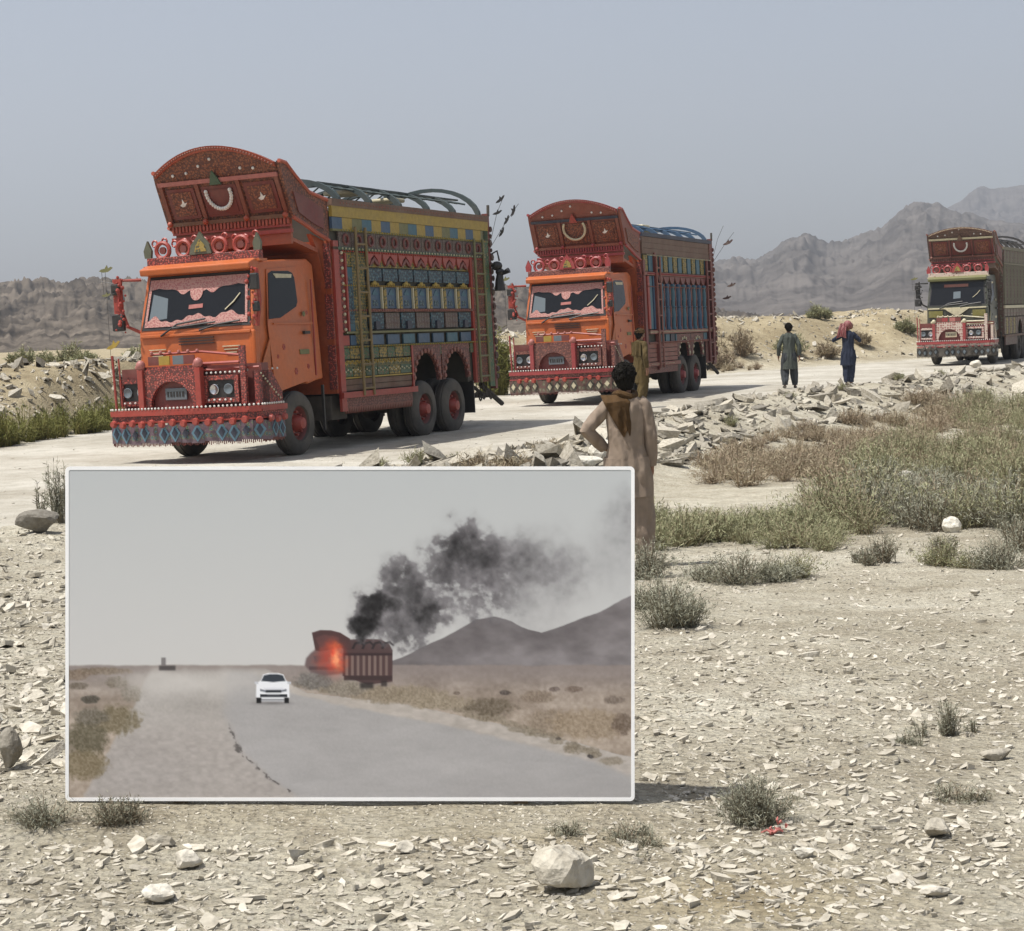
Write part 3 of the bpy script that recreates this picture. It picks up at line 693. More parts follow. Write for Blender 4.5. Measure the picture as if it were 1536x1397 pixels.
def truck(cfg, loc, yaw, tilt, label):
    root = empty('cargo_truck', loc, (tilt[0], tilt[1], -yaw)); tag(root, label, 'truck', cfg['group'])
    S = 1
    # ---- running gear
    mats = {'rim': cfg['rim'], 'hub': cfg['hub']}
    for (x, y, s) in ((-1.0,1.55,-1),(1.0,1.55,1),(-1.05,6.1,-1),(1.05,6.1,1),(-1.05,7.38,-1),(1.05,7.38,1)):
        wheel(root, x, y, s, mats, tilt[1])
    for y in (6.1, 7.38):
        for s in (-1, 1): wheel(root, s*.72, y, s, mats, tilt[1])
    ch = MB(); ch.box(-.48,-.38,.5,9.0,.72,.95).box(.38,.48,.5,9.0,.72,.95)
    for y in (1.55, 6.1, 7.38): ch.tube([(-.95,y,.53),(.95,y,.53)], .08, 8); ch.ball((0,y,.55), .2, 10, 6)
    ch.box(-.35,.35,.9,2.4,.55,1.2).tube([(0,2.4,.7),(0,6,.6)], .06, 8).box(-.38,.38,2.6,2.8,.72,.9).box(-.38,.38,4.6,4.8,.72,.9)
    ch.build('chassis', DARK, root)
    MB().box(-1.0,-.55,3.2,4.5,.5,.92).build('fuel_tank', DARK, root, bevel=.05)
    MB().box(.6,1.05,2.75,3.3,.48,.9).build('battery_box', DARK, root, bevel=.02)
    for s in (-1, 1):
        MB().box(s*1.2-.02 if s>0 else -1.2, s*1.2+.02 if s>0 else -1.16, 2.2, 2.24, .35, 1.1).build('mud_flap', BLACK, root)
        MB().box(min(s*.75,s*1.25), max(s*.75,s*1.25), 8.12, 8.15, .32, .95).build('mud_flap', BLACK, root)
    # ---- cab
    hw = 1.07; cab_m = cfg['cab']
    side = [(.42,1.05),(.36,1.5),(.38,2.08),(.62,3.02),(.72,3.13),(2.3,3.2),(2.48,3.1),(2.5,1.2),(2.28,1.18)]
    side += [(1.55+.66*math.cos(g), .62+.66*math.sin(g)) for g in [R(a) for a in range(50,171,15)]] + [(.86,.78),(.5,.78)]
    cb = MB(); n = len(side); V = []
    for sx in (-1, 1):
        for (y, z) in side: V.append((sx*(hw-.075*max(0,(z-2.1)/1.1)), y, z))
    cb.add(V, [tuple(range(n)), tuple(range(2*n-1,n-1,-1))]+[(i,n+i,n+(i+1)%n,(i+1)%n) for i in range(n)])
    cab = cb.build('cab', cab_m, root, bevel=.075)
    # windscreen plane from (y .38,z 2.08) to (y .62,z 3.02)
    def wsp(x, z, off=.0): t = (z-2.08)/.94; return (x*(1-.07*max(0,t)), .38+.24*t-off, z-.0)
    def slab(pts, th0, th1):
        a = [wsp(x, z, th0) for x, z in pts]; b2 = [wsp(x, z, th1) for x, z in pts]; k = len(pts)
        return a+b2, [tuple(range(k)), tuple(range(2*k-1,k-1,-1))]+[(i,k+i,k+(i+1)%k,(i+1)%k) for i in range(k)]
    MB().add(*slab([(-1.02,2.12),(1.02,2.12),(1.0,2.98),(-1.0,2.98)], -.01, .012)).build('windscreen_seal', BLACK, root)
    wsn = MB().add(*slab([(-.97,2.16),(.97,2.16),(.95,2.94),(-.95,2.94)], .005, .018)).build('windscreen', cfg['glass'], root)
    if cfg['stickers']:
        top = [(-.97,2.93),(.97,2.93)] + [(x, 2.79-.025*abs(math.sin(x*8))-.10*math.exp(-((abs(x)-.3)/.13)**2)) for x in np.linspace(.97,.17,44)] + [(.10,2.70),(-.10,2.70)] + [(x, 2.79-.025*abs(math.sin(x*8))-.10*math.exp(-((abs(x)-.3)/.13)**2)) for x in np.linspace(-.17,-.97,44)]
        MB().add(*slab(top, .019, .024)).build('sticker', MOT_PINK, wsn)
        bot = [(.97,2.17),(-.97,2.17),(-.97,2.26)] + [(x, 2.245+.09*math.exp(-((x+.8)/.12)**2)+.10*math.exp(-(x/.24)**2)+.12*math.exp(-((x-.62)/.22)**2)+.015*math.sin(x*30)) for x in np.linspace(-.9,.9,70)]+[(.97,2.26)]
        MB().add(*slab(bot, .019, .024)).build('sticker', MOT_PINK, wsn)
        for s in (-1, 1):
            MB().add(*slab([(s*.97,2.2),(s*.97,2.9),(s*.92,2.9),(s*.93,2.2)], .0245, .028)).build('sticker', MOT_PINK, wsn)
        MB().add(*slab([(-.02+.125*math.cos(R(q)), 2.71+.15*math.sin(R(q))) for q in range(0,360,20)], .0245, .03)).build('sticker', MOT_PINK, wsn)
        MB().add(*slab([(-.15,2.43),(.12,2.44),(.12,2.505),(-.15,2.495)], .0245, .029)).build('sticker', PINK, wsn)
        MB().add(*slab([(-.9,2.27),(-.56,2.30),(-.58,2.62),(-.88,2.7)], .0185, .0188)).build('painted_reflection', PANE, wsn)  # thin pale sheet, a reflection put into colour on the glass
    else:
        MB().add(*slab([(-.14,2.36),(.12,2.38),(.12,2.62),(-.14,2.61)], .019, .024)).build('sticker', PANE, wsn)
        MB().add(*slab([(-.5,2.78),(.4,2.78),(.4,2.88),(-.5,2.88)], .019, .024)).build('sticker', ROSE, wsn)
    w = MB()
    w.tube([wsp(-.62,2.02,.05), wsp(-.32,2.2,.06), wsp(.2,2.26,.06)], .016, 5).tube([wsp(.1,2.08,.05), wsp(.45,2.16,.06), wsp(.85,2.2,.06)], .016, 5)
    w.tube([wsp(-.4,2.14,.07), wsp(.4,2.2,.07)], .014, 5)
    w.build('wiper', BLACK, root)
    MB().add(*slab([(.56,2.38),(.72,2.5),(.84,2.63),(.83,2.64),(.71,2.515),(.555,2.395)], .03, .045)).build('tassel_cord', CREAM, wsn)
    # visor strip + brow
    MB().prism([(.44,3.0),(.42,3.1),(.62,3.17),(.75,3.15),(.66,3.0)], 'x', -1.03, 1.03).build('sun_visor', cfg['visor'], root, bevel=.02)
    # front panel details
    MB().box(-1.03,1.03,.335,.372,2.0,2.05).build('front_seam', cfg['seam'], root, bevel=.01)
    gr = MB()
    for k in range(3): gr.box(-.3,.35,.33,.36,1.985-.045*k-.03,2.0-.045*k-.03)
    gr.build('air_vent', BLACK, root)
    st = MB()
    for s in (-.72, .66):
        for k in range(3): st.box(s-.16+.03*k, s+.16-.03*k, .345, .362, 1.80-.05*k, 1.815-.05*k)
    st.build('front_stripe', CREAM, root)
    MB().box(.98,1.09,.36,.5,1.35,2.05).build('corner_panel', cab_m, root, bevel=.03)
    MB().prism([(.5,1.42),(.8,1.46),(.82,1.9)], 'x', 1.075, 1.09).build('door_marker', cfg['marker'], root)
    # doors (the near one and its twin)
    for s in (-1, 1):
        xo = s*hw
        P = [(.92,1.02),(.8,2.1),(.95,3.0),(1.9,3.06),(2.2,2.85),(2.22,1.25),(2.1,1.2)]
        dr = MB(); k = len(P)
        vs = [(xo-s*.075*max(0,(z-2.1)/1.1), y, z) for y, z in P] + [(xo+s*.012-s*.075*max(0,(z-2.1)/1.1), y, z) for y, z in P]
        dr.add(vs, [tuple(range(k)), tuple(range(2*k-1,k-1,-1))]+[(i,k+i,k+(i+1)%k,(i+1)%k) for i in range(k)])
        door = dr.build('door', cab_m, root, bevel=.006)
        P = [(.84,2.2),(.98,2.93),(1.1,2.97),(1.62,2.98),(1.74,2.95),(1.79,2.87),(1.80,2.48),(1.74,2.40),(1.2,2.22)]
        k = len(P); gl = MB()
        vs = [(xo+s*.008-s*.075*max(0,(z-2.1)/1.1), y, z) for y, z in P] + [(xo+s*.02-s*.075*max(0,(z-2.1)/1.1), y, z) for y, z in P]
        gl.add(vs, [tuple(range(k)), tuple(range(2*k-1,k-1,-1))]+[(i,k+i,k+(i+1)%k,(i+1)%k) for i in range(k)])
        gl.build('window', GLASS, door)
        MB().box(min(xo,xo+s*.045), max(xo,xo+s*.045), 1.9, 2.08, 1.95, 2.0).build('handle', BLACK, door)
        MB().prism([(1.12,2.93),(1.70,2.93),(1.68,2.87),(1.2,2.86)], 'x', min(xo-s*.036,xo-s*.026), max(xo-s*.036,xo-s*.026)).build('curtain', CREAM, door)
        for (yy, zz, r_) in ((1.25,1.75,.05),(1.6,1.35,.06),(2.0,1.42,.045),(1.05,1.6,.035),(2.05,2.3,.035)):
            fl_ = MB()
            for q in range(6): fl_.ball((xo+s*.014, yy+r_*.6*math.cos(q*1.05), zz+r_*.6*math.sin(q*1.05)), r_*.42, 6, 4, (.25,1,1))
            fl_.build('painted_flower', cfg['flower'], door)['kind'] = 'stuff'
        MB().box(min(xo,xo+s*.018),max(xo,xo+s*.018),2.235,2.265,1.26,2.85).build('door_trim', cfg['trim'], door)
        MB().box(min(xo-s*.02,xo+s*.03),max(xo-s*.02,xo+s*.03),.95,2.2,2.115,2.14).build('door_rail', cab_m, door)
        em = MB(); em.box(min(xo,xo+s*.02), max(xo,xo+s*.02), 1.75, 2.05, 1.62, 1.70).ball((xo+s*.01,1.95,2.28), .045, 8, 5, (.4,1,1))
        em.build('door_emblem', cfg['emblem'], door)
        # mirrors: red arm, black heads, streamers
        arm = MB()
        if s < 0:
            arm.tube([(-1.05,.5,2.95),(-1.3,.3,2.95),(-1.34,.25,2.6),(-1.22,.3,2.2),(-1.06,.42,2.1)], .03, 6)
            arm.box(-1.44,-1.28,.26,.3,2.42,2.98)
        else:
            arm.tube([(1.0,.55,3.0),(1.16,.42,2.98),(1.2,.4,2.5),(1.12,.42,2.1)], .035, 6)
        mir = arm.build('mirror', cfg['trim'], root, True)
        for q in (((-1.46,-1.24,.2,.28,2.14,2.4),(-1.46,-1.3,.22,.26,2.72,2.9)) if s < 0 else ((1.08,1.22,.32,.4,2.66,2.92),(1.1,1.21,.32,.4,2.32,2.48))):
            MB().box(*q).build('mirror_head', BLACK, mir, bevel=.02)
        rb = MB()
        for k in range(22):
            z = 3.0-.042*k; x = s*(1.29 if s < 0 else 1.12)+.06*math.sin(k*2.1)
            rb.ball((x-.05*s*(k % 2), (.2 if s < 0 else .36)+.05*math.sin(k*3.7), z), .028+.012*math.sin(k*5.3), 6, 4)
        rb.build('mirror_flower', cfg['flower'], mir, True)['kind'] = 'stuff'
    # streamers of cut-out birds beside the left mirror
    wi = MB()
    wi.tube([(-1.45,.1,3.12),(-1.45,.1,1.45)], .004, 4).tube([(-1.52,.1,3.12),(-1.5,.1,2.7)], .004, 4)
    wi.tube([(-1.55,.1,2.95),(-1.3,.1,2.9)], .006, 4).tube([(-1.5,.1,2.72),(-1.3,.1,2.74)], .006, 4)
    wr = wi.build('streamer_wire', BLACK, root)
    b1 = MB(); flat_bird(b1, (-1.45,.1,3.12), .24, .05); b1.build('streamer_bird', OLIVE, wr)
    if cfg['birds'] > 1:
        b2 = MB(); flat_bird(b2, (-1.4,.1,1.9), .26, .3); b2.build('streamer_bird', YELLOW, wr)
        b3 = MB(); flat_bird(b3, (-1.47,.1,2.72), .16, 0); b3.build('streamer_bird', OLIVE, wr)
    # ---- front guard: deck, valance, fringe
    fr = cfg['front']; fm = cfg['front_m']
    deck = [(-1.36,-.14),(-.3,-.30),(.3,-.30),(1.2,-.12),(1.36,.0),(1.36,.78),(1.16,.78),(1.16,.36),(-1.36,.36)]
    bmp = MB().prism(deck, 'z', .80, .86).build('bumper', fr, root)
    vl = MB()
    pth = [(-1.34,.3),(-1.34,-.12),(-.3,-.28),(.3,-.28),(1.18,-.10),(1.34,.02),(1.34,.76)]
    def run(mb, z0, z1, off, th):
        for a, b2 in zip(pth[:-1], pth[1:]):
            dx, dy = b2[0]-a[0], b2[1]-a[1]; L_ = math.hypot(dx, dy); nx, ny = dy/L_, -dx/L_
            q = [(a[0]+nx*off,a[1]+ny*off),(b2[0]+nx*off,b2[1]+ny*off),(b2[0]+nx*(off+th),b2[1]+ny*(off+th)),(a[0]+nx*(off+th),a[1]+ny*(off+th))]
            mb.prism(q, 'z', z0, z1)
    run(vl, .66, .80, -.02, .02); vl.build('valance', fm, bmp)
    lip = MB(); run(lip, .775, .80, .0, .03); run(lip, .66, .685, .0, .02); lip.build('valance_rail', fr, bmp)
    def along(t):
        L_ = [math.dist(a, b2) for a, b2 in zip(pth[:-1], pth[1:])]; s_ = t*sum(L_)
        for (a, b2), q in zip(zip(pth[:-1], pth[1:]), L_):
            if s_ <= q or (b2 == pth[-1]):
                u = min(1, s_/q); dx, dy = (b2[0]-a[0])/q, (b2[1]-a[1])/q
                return a[0]+dx*q*u, a[1]+dy*q*u, dx, dy
            s_ -= q
    beads([(along(t)[0]+along(t)[3]*.02, along(t)[1]-along(t)[0]*0-.02, .885) for t in np.linspace(.1,.98,50)], .02, 'stud_row', WHITE, bmp)
    # hanging red discs and painted fringe squares, each its own piece
    dsc = MB(); dsc.lathe([(-.05,.001),(-.05,.045),(0,.062),(0,.03),(-.02,.001)], (0,0,0), 'y', 12); dm = dsc.mesh('lamp_disc', cfg['disc'], True)
    fm1 = MB().box(-.108,.108,-.012,.012,-.15,.15).mesh('fringe_square', cfg['fringe'])
    dia = MB().prism([(-.1,0),(0,-.14),(.1,0),(0,.14)], 'y', -.024,-.0125).mesh('fringe_diamond', cfg['fringe_a'])
    dia2 = MB().prism([(-.055,0),(0,-.085),(.055,0),(0,.085)], 'y', -.032,-.0245).mesh('fringe_diamond', cfg['fringe_b'])
    for k in range(17):
        x, y, dx, dy = along(.105+.875*(k+.5)/17)
        a = math.atan2(dy, dx)
        o = rep(fm1, 'fringe_square', root, [(x+dy*.0, y, .50-.012*(k % 3))], None, (R(4*math.sin(k*3.1)), 0, a))[0]
        if k % 5 in (0, 1, 3): rep(dia, 'fringe_diamond', o, [(0,0,.01*math.sin(k*5))])
        if k % 5 != 4: rep(dia2, 'fringe_diamond', o, [(0,0,.01*math.sin(k*5))], (1.15,1,.9) if k % 5 == 2 else None)
        if k % 4 != 0 or cfg['discs']: rep(dm, 'lamp_disc', root, [(x+dy*.06, y-dx*.06, .66-.02*(k % 2))], None, (0, 0, a))
    ba = MB()
    for k in range(110):
        x, y, dx, dy = along(.1+.88*k/110); ba.box(x-.006,x+.006,y-.006,y+.006,.30+.012*math.sin(k*1.7),.37)
    fs = ba.build('fringe_tassels', cfg['tassel'], root); fs['kind'] = 'stuff'
    # guard with lamps
    def frame(x0, x1, z0, z1, y, t, name, m, d=.06):
        f = MB(); f.box(x0,x1,y-d,y,z0,z0+t).box(x0,x1,y-d,y,z1-t,z1).box(x0,x0+t,y-d,y,z0+t,z1-t).box(x1-t,x1,y-d,y,z0+t,z1-t)
        return f.build(name, m, root)
    MB().box(-1.3,1.3,.16,.36,.86,1.52).build('guard_back', DKRED, root)
    for (x0, x1, y) in ((-1.3,-.74,.12),(.36,1.0,.0)):
        lf = frame(x0, x1, .93, 1.36, y, .075, 'lamp_frame', fm)
        MB().box(x0+.07,x1-.07,y-.02,y+.14,.99,1.29).build('lamp_recess', BLACK, lf)
        c = (x0+x1)/2
        for q, xx in enumerate((c-.13, c+.13)):
            hl = MB().lathe([(0,.001),(.0,.07),(-.03,.085),(-.035,.075),(-.02,.05),(-.015,.001)], (xx,y-.02,1.14), 'y', 14)
            hl.build('headlight', CHROME if (q == 0) == (x0 > 0) else PANE, lf, True)
        beads([(x0+.1+k*.1, y-.07, .975) for k in range(int((x1-x0-.1)/.1))], .02, 'stud_row', WHITE, lf)
    ap = MB(); P = [(-.72,.88),(-.72,1.5),(.34,1.5),(.34,.88),(.2,.88)] + [(-.19+.39*math.cos(g), .90+.40*math.sin(g)) for g in [R(a) for a in range(0,181,15)]] + [(-.58,.88)]
    ap.prism(P, 'y', -.13, -.06); arch = ap.build('guard_arch', fm, root)
    MB().box(-.56,.18,-.04,.15,.87,1.3).build('arch_recess', DKRED, arch)
    npl = MB().box(-.34,.06,-.075,-.05,1.0,1.19).build('number_plate', PANE if cfg['stickers'] else CREAM, arch, bevel=.01)
    ins = MB()
    for k in range(6): ins.box(-.3+.055*k,-.27+.055*k+.008*(k%2),-.081,-.076,1.055,1.135)
    ins.build('plate_mark', BLACK, npl)
    for x in (-.73, .34):
        pl = MB().box(x-.05,x+.05,-.18,-.06,.87,1.5).build('guard_post', fr, root, bevel=.01)
        kb = MB().ball((x,-.13,1.57), .075, 10, 6, (1,1,1.1)).ball((x-.07,-.1,1.54), .05, 8, 5); kb.build('knob', cfg['knob'], pl, True)
    sh = MB().box(-.7,.3,-.08,.3,1.5,1.54).build('guard_shelf', fm, root)
    for x, m_ in ((-.56, DKRED), (-.36, cfg['tag_a']), (-.1, cfg['tag_b']), (.1, DKRED)):
        MB().box(x-.1,x+.1,-.02,.0,1.56,1.7).build('shelf_tile', m_, sh)
    beads([(-.6+.17*k,.0,1.76) for k in range(6)], .03, 'stud_row', cfg['knob'], sh)
    bb = MB().tube([(-.65,.05,1.73),(.3,.05,1.74),(1.0,.02,1.66)], .022, 6).tube([(.36,-.02,1.55),(1.02,-.02,1.55)], .028, 6).tube([(.36,-.02,1.45),(1.3,.1,1.46)], .022, 6)
    bb.build('guard_bar', cfg['bar'], root, True)
    beads([(.42+.085*k,-.03,1.40) for k in range(8)], .02, 'stud_row', WHITE, root)
    beads([(1.05+.03*k,-.0+.1*k,1.42) for k in range(8)], .02, 'stud_row', WHITE, root)
    MB().box(1.02,1.12,-.03,.03,.9,1.8).build('guard_column', fm, root)
    MB().prism([(.06,.88),(.06,1.4),(.45,1.4),(.75,1.05),(.75,.88)], 'x', 1.22, 1.30).build('guard_wing', fm, root)
    beads([(1.31,.12+.06*k,1.36-.045*k) for k in range(10)], .018, 'stud_row', CREAM, root)
    MB().tube([(-1.33,.0,.86),(-1.35,-.0,1.75)], .02, 6).tube([(-1.25,.05,.86),(-1.27,.05,1.7)], .014, 6).build('guard_rod', fr, root, True)
    # ---- roof board with rings
    rbm = MB().box(-1.07,1.05,.72,.84,3.15,3.30).build('roof_board', fm, root, bevel=.01)
    MB().box(-1.1,1.08,.66,.90,3.125,3.165).build('board_rail', cfg['seam'], rbm)
    for x in (-.78,-.38,.30,.70):
        MB().torus((x,.77,3.41), .125, .035, 'y', 18, 6).build('board_ring', fr, rbm, True)
        MB().lathe([(-.02,.001),(-.02,.06),(.02,.06)], (x,.77,3.41), 'y', 10).build('ring_boss', cfg['boss'], rbm)
    rp_ = MB().prism([(-.24,3.3),(-.2,3.45),(-.1,3.56),(-.03,3.66),(.04,3.56),(.14,3.45),(.18,3.3)], 'y', .70,.75).build('board_leaf', cfg['leaf'], rbm)
    MB().prism([(-.13,3.34),(-.1,3.44),(-.03,3.54),(.06,3.44),(.09,3.34)], 'y', .685,.699).build('leaf_inlay', MOT_GREEN, rp_)
    for x in (-1.06, 1.0):
        MB().prism([(x-.06,3.3),(x-.075,3.42),(x,3.58),(x+.075,3.42),(x+.06,3.3)], 'y', .74,.79).build('finial', cfg['leaf'], rbm)
    sc_ = MB()
    for k in range(11): sc_.torus((-.95+.19*k,.80,3.53+.03*math.sin(k*2)), .05, .018, 'y', 8, 4)
    sc_.build('board_scroll', fr, rbm, True)
    # ---- crown leaning out over the cab
    cz0, cz1, cy0, cy1 = 3.84, 4.52, 1.62, 1.30
    def cp(x, z, off=0): t = (z-cz0)/(cz1-cz0); return (x*(.985-.005*t), cy0+(cy1-cy0)*t-off, z)
    def cslab(pts, a, b2):
        k = len(pts); return [cp(x,z,a) for x,z in pts]+[cp(x,z,b2) for x,z in pts], [tuple(range(k)), tuple(range(2*k-1,k-1,-1))]+[(i,k+i,k+(i+1)%k,(i+1)%k) for i in range(k)]
    archp = [(x, 4.70+cfg['rise']*(1-(x/1.16)**2)) for x in np.linspace(-1.16,1.16,21)]
    cr = MB().add(*cslab([(-1.14,3.84),(1.14,3.84)]+archp[::-1], -.05, 0)).build('crown', cfg['crown'], root)
    MB().add(*cslab([(-1.16,4.48),(1.16,4.48),(1.16,4.545),(-1.16,4.545)], .005, .05)).build('crown_rail', cfg['crail'], cr)
    MB().add(*cslab([(-1.15,3.84),(1.15,3.84),(1.15,3.90),(-1.15,3.90)], .005, .06)).build('crown_rail', cfg['crail2'], cr)
    edge = [(x, z-.075) for x, z in archp]
    MB().add(*cslab(archp+edge[::-1], .004, .045)).build('crown_trim', cfg['ctrim'], cr)
    beads([cp(x*.97, z-.035, .055) for x, z in [(x, 4.70+cfg['rise']*(1-(x/1.16)**2)) for x in np.linspace(-1.16,1.16,46)]], .018, 'stud_row', cfg['stud'], cr)
    for x in (-1.12,-.42,.38,1.12):
        MB().add(*cslab([(x-.035,3.90),(x+.035,3.90),(x+.035,4.48),(x-.035,4.48)], .004, .05)).build('crown_post', cfg['cpost'], cr)
        MB().ball(cp(x,3.88,.09), .05, 8, 5).build('crown_knob', cfg['ctrim'], cr, True)
    for (x0, x1) in ((-1.04,-.5),(-.36,.32),(.46,1.05)):
        pn = MB().add(*cslab([(x0,3.95),(x1,3.95),(x1,4.43),(x0,4.43)], .003, .022)).build('crown_panel', cfg['cpanel'], cr)
        inn = MB().add(*cslab([(x0+.07,4.0),(x1-.07,4.0),(x1-.07,4.37),(x0+.07,4.37)], .0225, .035)).build('panel_inlay', MOT_CROWN if abs(x0+.36) > .01 else cfg['cpanel'], pn)
        if abs(x0+.36) > .01:
            xm = (x0+x1)/2; q = MB()
            P = [(xm-.07,4.17),(xm-.02,4.2),(xm,4.27),(xm+.03,4.2),(xm+.08,4.21),(xm+.02,4.15),(xm-.03,4.14)]
            q.add(*cslab(P, .0355, .042)); q.build('painted_bird', WHITE if cfg['stickers'] else ROSE, pn)
    bz = [(-.02+.235*math.cos(g), 4.30+.24*math.sin(g)) for g in [R(a) for a in np.linspace(170,370,19)]]
    if cfg['ring']:
        MB().tube([cp(x*1.1,z+.0,.08) for x, z in [(-.02+.26*math.cos(R(a)), 4.30+.26*math.sin(R(a))) for a in np.linspace(150,390,24)]], .03, 6).build('crown_necklace', CREAM, cr, True)
    else:
        beads([cp(x,z,.07) for x,z in bz], .036, 'crown_necklace', WHITE, cr)
    MB().add(*cslab([(-.13,4.44),(.09,4.44),(.04,4.56),(-.02,4.66),(-.08,4.56)], .05, .085)).build('crown_leaf', cfg['cleaf'], cr)
    beads([cp(x,z,.02) for x,z in ((-.82,4.64),(-.55,4.66),(-.03,4.84),(.5,4.66),(.74,4.64),(-.28,4.75))], .028, 'crown_mirror', WHITE, cr)
    tf = MB()
    for k in range(34):
        x = -1.12+2.24*k/33; p = cp(x,3.84,.03); tf.box(p[0]-.02,p[0]+.02,p[1]-.01,p[1]+.015,3.74+.01*math.sin(k*2.3),3.84)
    q = tf.build('crown_tassels', cfg['ctrim'], cr); q['kind'] = 'stuff'
    beads([(cp(-1.12+2.24*k/33,3.75,.05)) for k in range(34)], .016, 'stud_row', cfg['stud'], cr)
    # crown cheeks and soffit
    for s in (-1, 1):
        ck = [(1.60,3.84),(1.30,4.52),(1.24,4.72),(1.45,4.70),(1.75,4.50),(2.15,4.27),(2.74,4.17),(2.74,3.5),(2.3,3.62),(1.95,3.74)]
        a, b2 = (1.145, 1.205)
        c_ = MB().prism(ck, 'x', min(s*a,s*b2), max(s*a,s*b2)).build('crown_cheek', cfg['crown'], root)
        xo0, xo1 = (min(s*b2,s*(b2+.02)), max(s*b2,s*(b2+.02)))
        MB().prism([(1.75,3.92),(1.6,4.25),(1.95,4.2),(2.55,4.02),(2.55,3.68),(2.2,3.76)], 'x', xo0, xo1).build('cheek_panel', cfg['cpanel'], c_)
        tr = MB(); tp = [(1.24,4.72),(1.45,4.70),(1.75,4.50),(2.15,4.27),(2.74,4.17)]
        tr.tube([(s*1.2,y,z) for y, z in tp], .035, 6).tube([(s*1.2,y,z) for y, z in ((1.60,3.84),(1.95,3.74),(2.3,3.62),(2.74,3.5))], .035, 6)
        tr.build('cheek_trim', cfg['ctrim'], c_, True)
        MB().prism([(2.3,3.6),(2.74,3.5),(2.74,2.4),(2.66,2.9),(2.52,3.3)], 'x', min(s*1.02,s*1.1), max(s*1.02,s*1.1)).build('crown_bracket', cfg['soffit'], root)
    MB().add([(-1.1,1.72,3.46),(1.1,1.72,3.46),(1.1,2.5,3.3),(-1.1,2.5,3.3),(1.1,2.72,2.7),(-1.1,2.72,2.7),
              (-1.1,1.72,3.52),(1.1,1.72,3.52),(1.1,2.55,3.36),(-1.1,2.55,3.36),(1.1,2.76,2.7),(-1.1,2.76,2.7)],
             [(0,1,2,3),(3,2,4,5),(7,6,9,8),(8,9,11,10),(0,3,9,6),(1,7,8,2),(3,5,11,9),(2,8,10,4),(0,6,7,1),(5,4,10,11)]).build('crown_soffit', cfg['soffit'], root)
    # ---- cargo box
    X, Y0, Y1 = 1.2, 2.78, 9.2
    core = MB().box(-X+.02,X-.02,Y0,Y1,1.62,4.0).box(-X+.02,X-.02,Y0,5.55,.93,1.62).box(-X+.02,X-.02,8.02,Y1,.93,1.62)
    box = core.build('cargo_box', cfg['core'], root)
    MB().box(-X,X,Y0-.06,Y0-.002,.93,3.5).build('front_wall', cfg['soffit'], root)
    for k in range(3): MB().box(X-.12,X+.02,Y0-.09,Y0-.061,1.0+.85*k,1.75+.85*k).build('wall_panel', MOT_RED if cfg['stickers'] else MOT_KHAKI, root)
    MB().box(-1.1,1.1,1.66,1.72,3.42,3.835).build('brow_wall', cfg['soffit'], root)
    MB().box(-1.15,1.15,1.60,1.66,3.60,3.66).box(-1.13,1.13,1.61,1.66,3.70,3.74).build('brow_rail', cfg['front'], root)
    cfg['side'](root, X, Y0, Y1, cfg)
    # rear frame, tailgate boards
    for k in range(4): MB().box(-1.12+.57*k,-.6+.57*k,Y1,Y1+.03,1.0,3.7).build('tail_board', cfg['boards'], root)
    for s in (-1, 1):
        MB().box(min(s*1.13,s*1.25),max(s*1.13,s*1.25),Y1,Y1+.1,.75,4.25).build('rear_post', DKRED, root)
        bead = MB()
        for k in range(22): bead.ball((s*1.26, Y1+.1+.03*math.sin(k*1.9), 1.0+.14*k), .05+.015*math.sin(k*2.7), 6, 4, (.7,1,1.2))
        q = bead.build('rear_pendants', cfg['pend'], root, True); q['kind'] = 'stuff'
        MB().tube([(s*1.24,Y1+.08,4.2),(s*1.24,Y1+.1,4.42)], .03, 6).build('rear_finial', DARK, root)
    MB().tube([(-.9,Y1+.15,.62),(1.1,Y1+.15,.62)], .05, 8).tube([(1.0,Y1-.2,.85),(1.15,Y1+.5,.42)], .05, 6).tube([(.9,Y1-.3,.8),(.9,Y1+.15,.62)], .035, 6).build('tail_bar', DARK, root)
    ck = MB()
    for k in range(7): ck.torus((1.15-.2*k*0, Y1-.9+.17*k, .62+.05*math.sin(k*2)), .05, .018, 'x', 8, 4); ck.tube([(1.15,Y1-.9+.17*k,.66),(1.15,Y1-.9+.17*k,.9)], .01, 4)
    ck.build('tail_chain', DARK, root)
    # roof bows
    bows = cfg['bows']
    for k in range(6):
        y = 3.3+1.16*k; rz = cfg['bow_h']*(1.0+.35*(k == 5)); pts = [(1.16*math.cos(R(a)), y+.1*math.sin(k*2+a*.02), 4.16+rz*math.sin(R(a))) for a in range(0,181,12)]
        bw = MB()
        for a, b2 in zip(pts[:-1], pts[1:]):
            pass
        q = [(p[0], p[2]) for p in pts]; qi = [(x*.94, z-.07) for x, z in q]
        bw.prism(q+qi[::-1], 'y', y-.045, y+.045).build('roof_bow', bows, root)
    for x, z in ((-.7,.36),(0,.48),(.7,.36)):
        MB().box(x-.03,x+.03,3.3,9.0,4.16+z*cfg['bow_h']/.45-.03,4.16+z*cfg['bow_h']/.45+.0).build('roof_batten', bows, root)
    lt = MB()
    for k in range(15):
        y = 3.2+.36*k
        for sg in (1,-1): lt.tube([(.2*sg,y,4.16+.95*cfg['bow_h']),(.95*sg,y+.6,4.16+.55*cfg['bow_h'])], .018, 4)
    lt.build('roof_lattice', bows, root)
    MB().box(.15,.75,4.5,5.1,4.42,4.5).build('folded_tarpaulin', CREAM, root, bevel=.03); MB().box(-.2,.3,7.0,7.5,4.45,4.53).build('folded_tarpaulin', CREAM, root, bevel=.03)
    # black charm and bird streamers at the rear
    yb = Y1+.12
